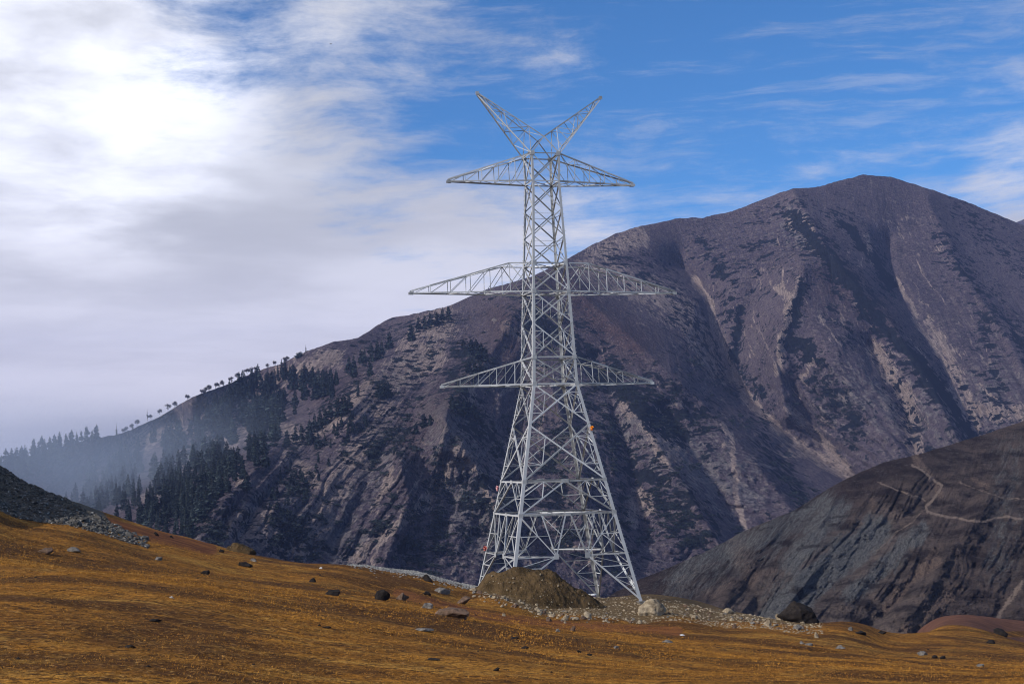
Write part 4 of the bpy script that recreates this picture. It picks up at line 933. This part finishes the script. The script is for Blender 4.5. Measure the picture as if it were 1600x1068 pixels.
for a, b, h, lab, grp, key in cand[:n_ind]:
    p = base_at(a, b); conifer(p, height_for(a, b, h, p), int(rt.integers(6)), int(rt.integers(3)), rt.uniform(0, 6.28), lab, grp, rt.uniform(.95, 1.3))
parts = []
for a, b, h, lab, grp, key in rest:
    p = base_at(a, b); V, F_ = CON[int(rt.integers(6))][2]; s = height_for(a, b, h, p)/28; t_ = rt.uniform(0, 6.28)
    parts.append((np.stack([(V[:, 0]*math.cos(t_)-V[:, 1]*math.sin(t_))*s*1.1, (V[:, 0]*math.sin(t_)+V[:, 1]*math.cos(t_))*s*1.1, V[:, 2]*s], -1)+p, F_))
V, F_ = merge(parts); link('distant_conifers', mesh('distant_conifers', V, F_, M_crown[1]), kind='stuff', label='smaller conifers filling in the far wood on the hazy slope', category='conifers')
# dead poles of trees on the left skyline
for px, py, h, lab in ((182, 680, 19, 'thin dead conifer with stubby crown standing alone on the left skyline'), (230, 655, 17, 'thin bare pole-like dead conifer on the left skyline'), (478, 550, 12, 'thin dead pole of a tree right of the round green tree')):
    p = base_at(px, py); H = height_for(px, py, h, p); tv, tf = tube([(0, 0, -2), (0, 0, H*.6), (0, 0, H)], [.5, .35, .12]); t = link('dead_tree', None, None, tuple(p), label=lab, category='dead tree'); link('trunk', mesh('trunk', tv, tf, M_bark), t)
    V, F_ = conifer_crown(int(px), H*.72, 2.0, 10, .2, .25, .7); link('crown', mesh('crown', V, F_, M_crown[1]), t)
# leafless round trees on the crest
def bare_tree(seed, H, mat, tw=1.):
    r = np.random.default_rng(seed); parts = []; tips = []
    def grow(p, d, L, rad, lev):
        q = p+d*L; parts.append(tube([p, q], [rad, rad*.62], 4)); 
        if lev <= 2: tips.append(q); tips.append((p+q)/2)
        if lev == 0: return
        for k in range(3 if lev > 1 else 4):
            nd = d+r.normal(0, .55, 3); nd[2] += .05; nd /= np.linalg.norm(nd); grow(q, nd, L*r.uniform(.6, .82), rad*.6, lev-1)
    grow(np.array((0, 0, -.5)), np.array((0, 0, 1.)), H*.20, H*.026, 4)
    tk = merge(parts[:1]); limb = merge(parts[1:]); V, Fc = [], []
    for q in tips:
        for k in range(int(5*tw)):
            c = q+r.normal(0, H*.035, 3); d = r.normal(size=3); d /= np.linalg.norm(d); e = r.normal(size=3)*H*.008; n = len(V)
            V += [c, c+d*H*.07, c+d*H*.035+e]; Fc.append((n, n+1, n+2))
    tv = (np.array(V), np.array(Fc))
    return mesh('trunk', tk[0], tk[1], M_bark if mat is M_twig else mat), mesh('limbs', limb[0], limb[1], mat), mesh('crown', tv[0], tv[1], mat)
BT = [bare_tree(80+i, 12., M_twig, 1.6) for i in range(4)]; BP = [bare_tree(90+i, 12., M_paleb, .5) for i in range(3)]
CR = [(192, 676, 9), (199, 673, 9), (207, 669, 9), (214, 663, 9), (236, 654, 8), (249, 645, 8), (262, 638, 9), (273, 635, 10), (293, 624, 10), (315, 615, 9), (321, 613, 11), (328, 610, 11), (337, 606, 11), (349, 602, 11), (362, 595, 8), (371, 590, 9), (386, 583, 9), (392, 581, 9), (399, 580, 9), (417, 574, 7), (430, 570, 8), (443, 565, 9), (448, 563, 8)]
for i, (px, py, h) in enumerate(CR):
    p = base_at(px, py+1.5); s = height_for(px, py, h+4, p)/12; t = link('leafless_tree', None, None, tuple(p), (0, 0, i*1.1), (s*1.15, s*1.15, s*1.2), label='small leafless round tree on the left skyline, %s going uphill' % ORD[i], category='tree', group='leafless trees on the left skyline')
    for nm, m in zip(('trunk', 'limbs', 'crown'), BT[i % 4]): link(nm, m, t)
p = base_at(467, 558); V = rock_verts(3, 4, 0, .28)*np.array((5.5, 5.5, 5.2))*(height_for(467, 558, 10, p)/11.); V[:, 2] += 4.; V2, F2 = [], []
rr = np.random.default_rng(4); kk = rr.integers(len(V), size=900)
for c in V[kk]:
    d = rr.normal(size=(3, 3))*.75; n = len(V2); V2 += list(c*np.array((rr.uniform(.6, 1.),)*3)+d); F2.append((n, n+1, n+2))
t = link('round_tree', None, None, tuple(p), label='small round green tree alone on the crest at the end of the leafless row', category='tree'); link('crown', mesh('crown', np.array(V2), np.array(F2), M_crown[0]), t)
tv, tf = tube([(0, 0, -2), (0, 0, 5)], [.5, .3]); link('trunk', mesh('trunk', tv, tf, M_bark), t)
PB = [(772, 506, 16), (616, 590, 14), (628, 596, 16), (640, 584, 14), (648, 575, 16), (660, 562, 15), (632, 570, 14), (655, 590, 14), (670, 545, 13), (682, 535, 12), (621, 612, 15), (690, 552, 12), (350, 655, 16), (600, 584, 12), (612, 566, 12)]
for i, (px, py, h) in enumerate(PB):
    p = base_at(px, py); s = height_for(px, py, h, p)/12; t = link('bare_tree', None, None, tuple(p), (0, 0, i*1.1), (s, s, s), label='pale leafless tree on the grey scree slope left of the pylon, %s from the right' % ORD[sorted(range(len(PB)), key=lambda q: -PB[q][0]).index(i)], category='tree', group='pale leafless trees on the scree')
    for nm, m in zip(('trunk', 'limbs', 'crown'), BP[i % 3]): link(nm, m, t)
# juniper scrub hugging the slope
base = []
for j in range(6):
    r = np.random.default_rng(700+j); n = 46; c = r.normal(size=(n, 3)); c /= np.linalg.norm(c, axis=1)[:, None]; c[:, 2] = np.abs(c[:, 2])*.7; c *= r.uniform(.6, 1., (n, 1))
    d = r.normal(0, .24, (n, 3, 3)); base.append(((c[:, None, :]+d).reshape(-1, 3), np.arange(n*3).reshape(-1, 3)))
parts = []; tries = 0; cx, cyy, cs = [], [], []
while len(cx) < 6000 and tries < 60:
    tries += 1; a = rt.uniform(300, 1340, 4000); b = rt.uniform(430, 905, 4000); mk = massif_masks(a, b, a, massif)['veg']
    nz = fbm(a/11., b/6.5, 0, 91, 4)*1.1+fbm(a/40, b/30, 0, 93, 2)*.7
    ok = (b > massif.top(a)+4) & (mk+nz > .80) & ((a < 850) | (b > 560)); cx += list(a[ok]); cyy += list(b[ok])
cx, cyy = np.array(cx[:6000]), np.array(cyy[:6000]); Dm, _ = massif.depth(cx, cyy); Pm = unproj(cx, cyy, Dm)
for i in range(len(cx)):
    V, F_ = base[i % 6]; s = float(np.clip(rt.lognormal(.75, .45), 1., 6.)); parts.append((V*np.array((s*1.25, s*1.1, s*.8))+Pm[i], F_))
V, F_ = merge(parts); link('juniper_scrub', mesh('juniper_scrub', V, F_, M_shrub), kind='stuff', label='dark low juniper scrub hugging the mountain slope', category='scrub')

# ------------------------------------------------------------------ small things on and over the tower
M_orange = flat('orange_cloth', (.75, .20, .01), (.85, .30, .02), 6.); M_pink = flat('pink_cloth', (.75, .25, .28), (.85, .6, .6), 9., lo=.45, hi=.55); M_red = flat('red_cloth', (.70, .08, .03), (.55, .5, .5), 6., lo=.5, hi=.6); M_white = flat('white_sheet', (.6, .6, .62), (.8, .8, .8), 4.)
def cloth(name, p, w, h, mat, label, cat, seed):
    r = np.random.default_rng(seed); nx_, nz_ = 9, 11; u, v_ = np.meshgrid(np.linspace(-.5, .5, nx_), np.linspace(0, -1, nz_))
    X_ = u*w*(1+.35*np.sin(v_*5+seed)); Z_ = v_*h+.12*h*np.sin(u*7+seed); Y_ = .10*np.sin(u*9+v_*4+seed)+.06*np.sin(v_*13)
    f = np.stack([X_, Y_, Z_], -1).reshape(-1, 3); bk = f+np.array((0, .02, 0)); n = len(f); g = grid_faces(nz_, nx_)
    link(name, mesh(name, np.concatenate([f, bk]), np.concatenate([g, g[:, ::-1]+n]), mat, None, True), None, p, (0, 0, YAW), label=label, category=cat)
pB = tw(K('B', 14.9)); cloth('rag', (pB.x+.02, pB.y-.12, pB.z+.3), .28, .42, M_orange, 'orange rag tied to the right near leg of the pylon above the upper belt', 'rag', 1)
pD = tw(K('D', 9.1)); cloth('rag', (pD.x-.22, pD.y-.16, pD.z+.3), .2, .5, M_pink, 'pink and white rag hanging on the far left leg just under the upper belt', 'rag', 2)
pD = tw(K('D', 2.9)); cloth('rag', (pD.x-.14, pD.y-.2, pD.z+.25), .27, .45, M_red, 'red rag with white tail on the far left leg below the lower belt', 'rag', 3)
p = hit(926, 931); me = rock_mesh(77, 2, M_white, (.85, .5, .22), .2); link('plastic_sheet', me, None, (p[0], p[1], p[2]+.22), label='crumpled white sheet lying by the far right leg of the pylon', category='sheet')
p = hit(1066, 992); me = rock_mesh(78, 2, M_white, (.42, .3, .12), .2); link('litter', me, None, tuple(p), label='small scrap of white litter on the turf below the rubble bank', category='litter')
def bird():
    b = Bars(); V = []; prof = [(-.5, .02), (-.3, .08), (0, .11), (.25, .08), (.38, .06), (.5, .01)]
    v1, f1 = tube([(0, 0, a) for a, r_ in prof], [r_ for a, r_ in prof], 8); v1 = v1[:, [2, 1, 0]]
    w = []
    for s in (-1, 1): w.append((np.array([(.2, 0, .03), (-.15, 0, .03), (.12, s*.55, .2), (-.16, s*.5, .18), (-.10, s*1.1, .10), (.2, 0, .0), (-.15, 0, .0), (.12, s*.55, .175), (-.16, s*.5, .155)]), np.array([(0, 1, 2), (1, 3, 2), (2, 3, 4), (5, 7, 6), (6, 7, 8), (7, 4, 8)])))
    tl_ = (np.array([(-.42, 0, .02), (-.72, .14, .02), (-.72, -.14, .02), (-.42, 0, -.01)]), np.array([(0, 1, 2), (3, 2, 1)]))
    V, F_ = merge([(v1, f1)]+w+[tl_]); return mesh('bird', V, F_, flat('feathers', (.02, .018, .016), (.05, .045, .04), 4.))
link('bird', bird(), None, tuple(unproj(517, 69, 520)), (R(12), 0, R(10)), 1.0, label='tiny dark bird flying high left of the pylon', category='bird')

# ------------------------------------------------------------------ air
def volume(name, col, dens, fn=None):
    m = bpy.data.materials.new(name); m.use_nodes = True; T = NT(m.node_tree)
    d = dens
    if fn: d = fn(T, T.node('ShaderNodeTexCoord').outputs['Object'])
    v = T.node('ShaderNodeVolumePrincipled', {'Color': col, 'Density': d, 'Anisotropy': 0.}); T.node('ShaderNodeOutputMaterial', {'Volume': v.outputs[0]}); return m
def boxmesh(name, lo, hi, mat):
    V = [(x, y, z) for x in (lo[0], hi[0]) for y in (lo[1], hi[1]) for z in (lo[2], hi[2])]
    return mesh(name, V, [(0, 1, 3, 2), (4, 6, 7, 5), (0, 4, 5, 1), (2, 3, 7, 6), (0, 2, 6, 4), (1, 5, 7, 3)], mat)
link('haze', boxmesh('haze', (-21000, -60, -420), (26000, 14500, 1400), volume('air_haze', (.36, .50, 1.), .000036)), kind='stuff', label='thin blue haze of the mountain air', category='haze')
def smoke_fn(T, p):
    L = T.v('LENGTH', p); n = T.noise(p, 1.6, 3, .5)
    return T.m('MULTIPLY', T.ramp(T.m('ADD', L, T.m('MULTIPLY', n, .5)), 1.12, .30), .0018)
V, F_ = ICO[4]
c = unproj(110, 722, 1760)
link('smoke', mesh('smoke', V, F_, volume('valley_smoke', (.68, .80, 1.), .001, smoke_fn)), None, (c[0]-60, c[1], c[2]-10), None, (500, 430, 165), kind='stuff', label='pale blue smoke drifting in the wooded valley on the left', category='smoke')
SC.cycles.volume_step_rate = 1.5
SC.cycles.pixel_filter_type = 'BLACKMAN_HARRIS'; SC.cycles.filter_width = 1.05
SC.cycles.volume_bounces = 2
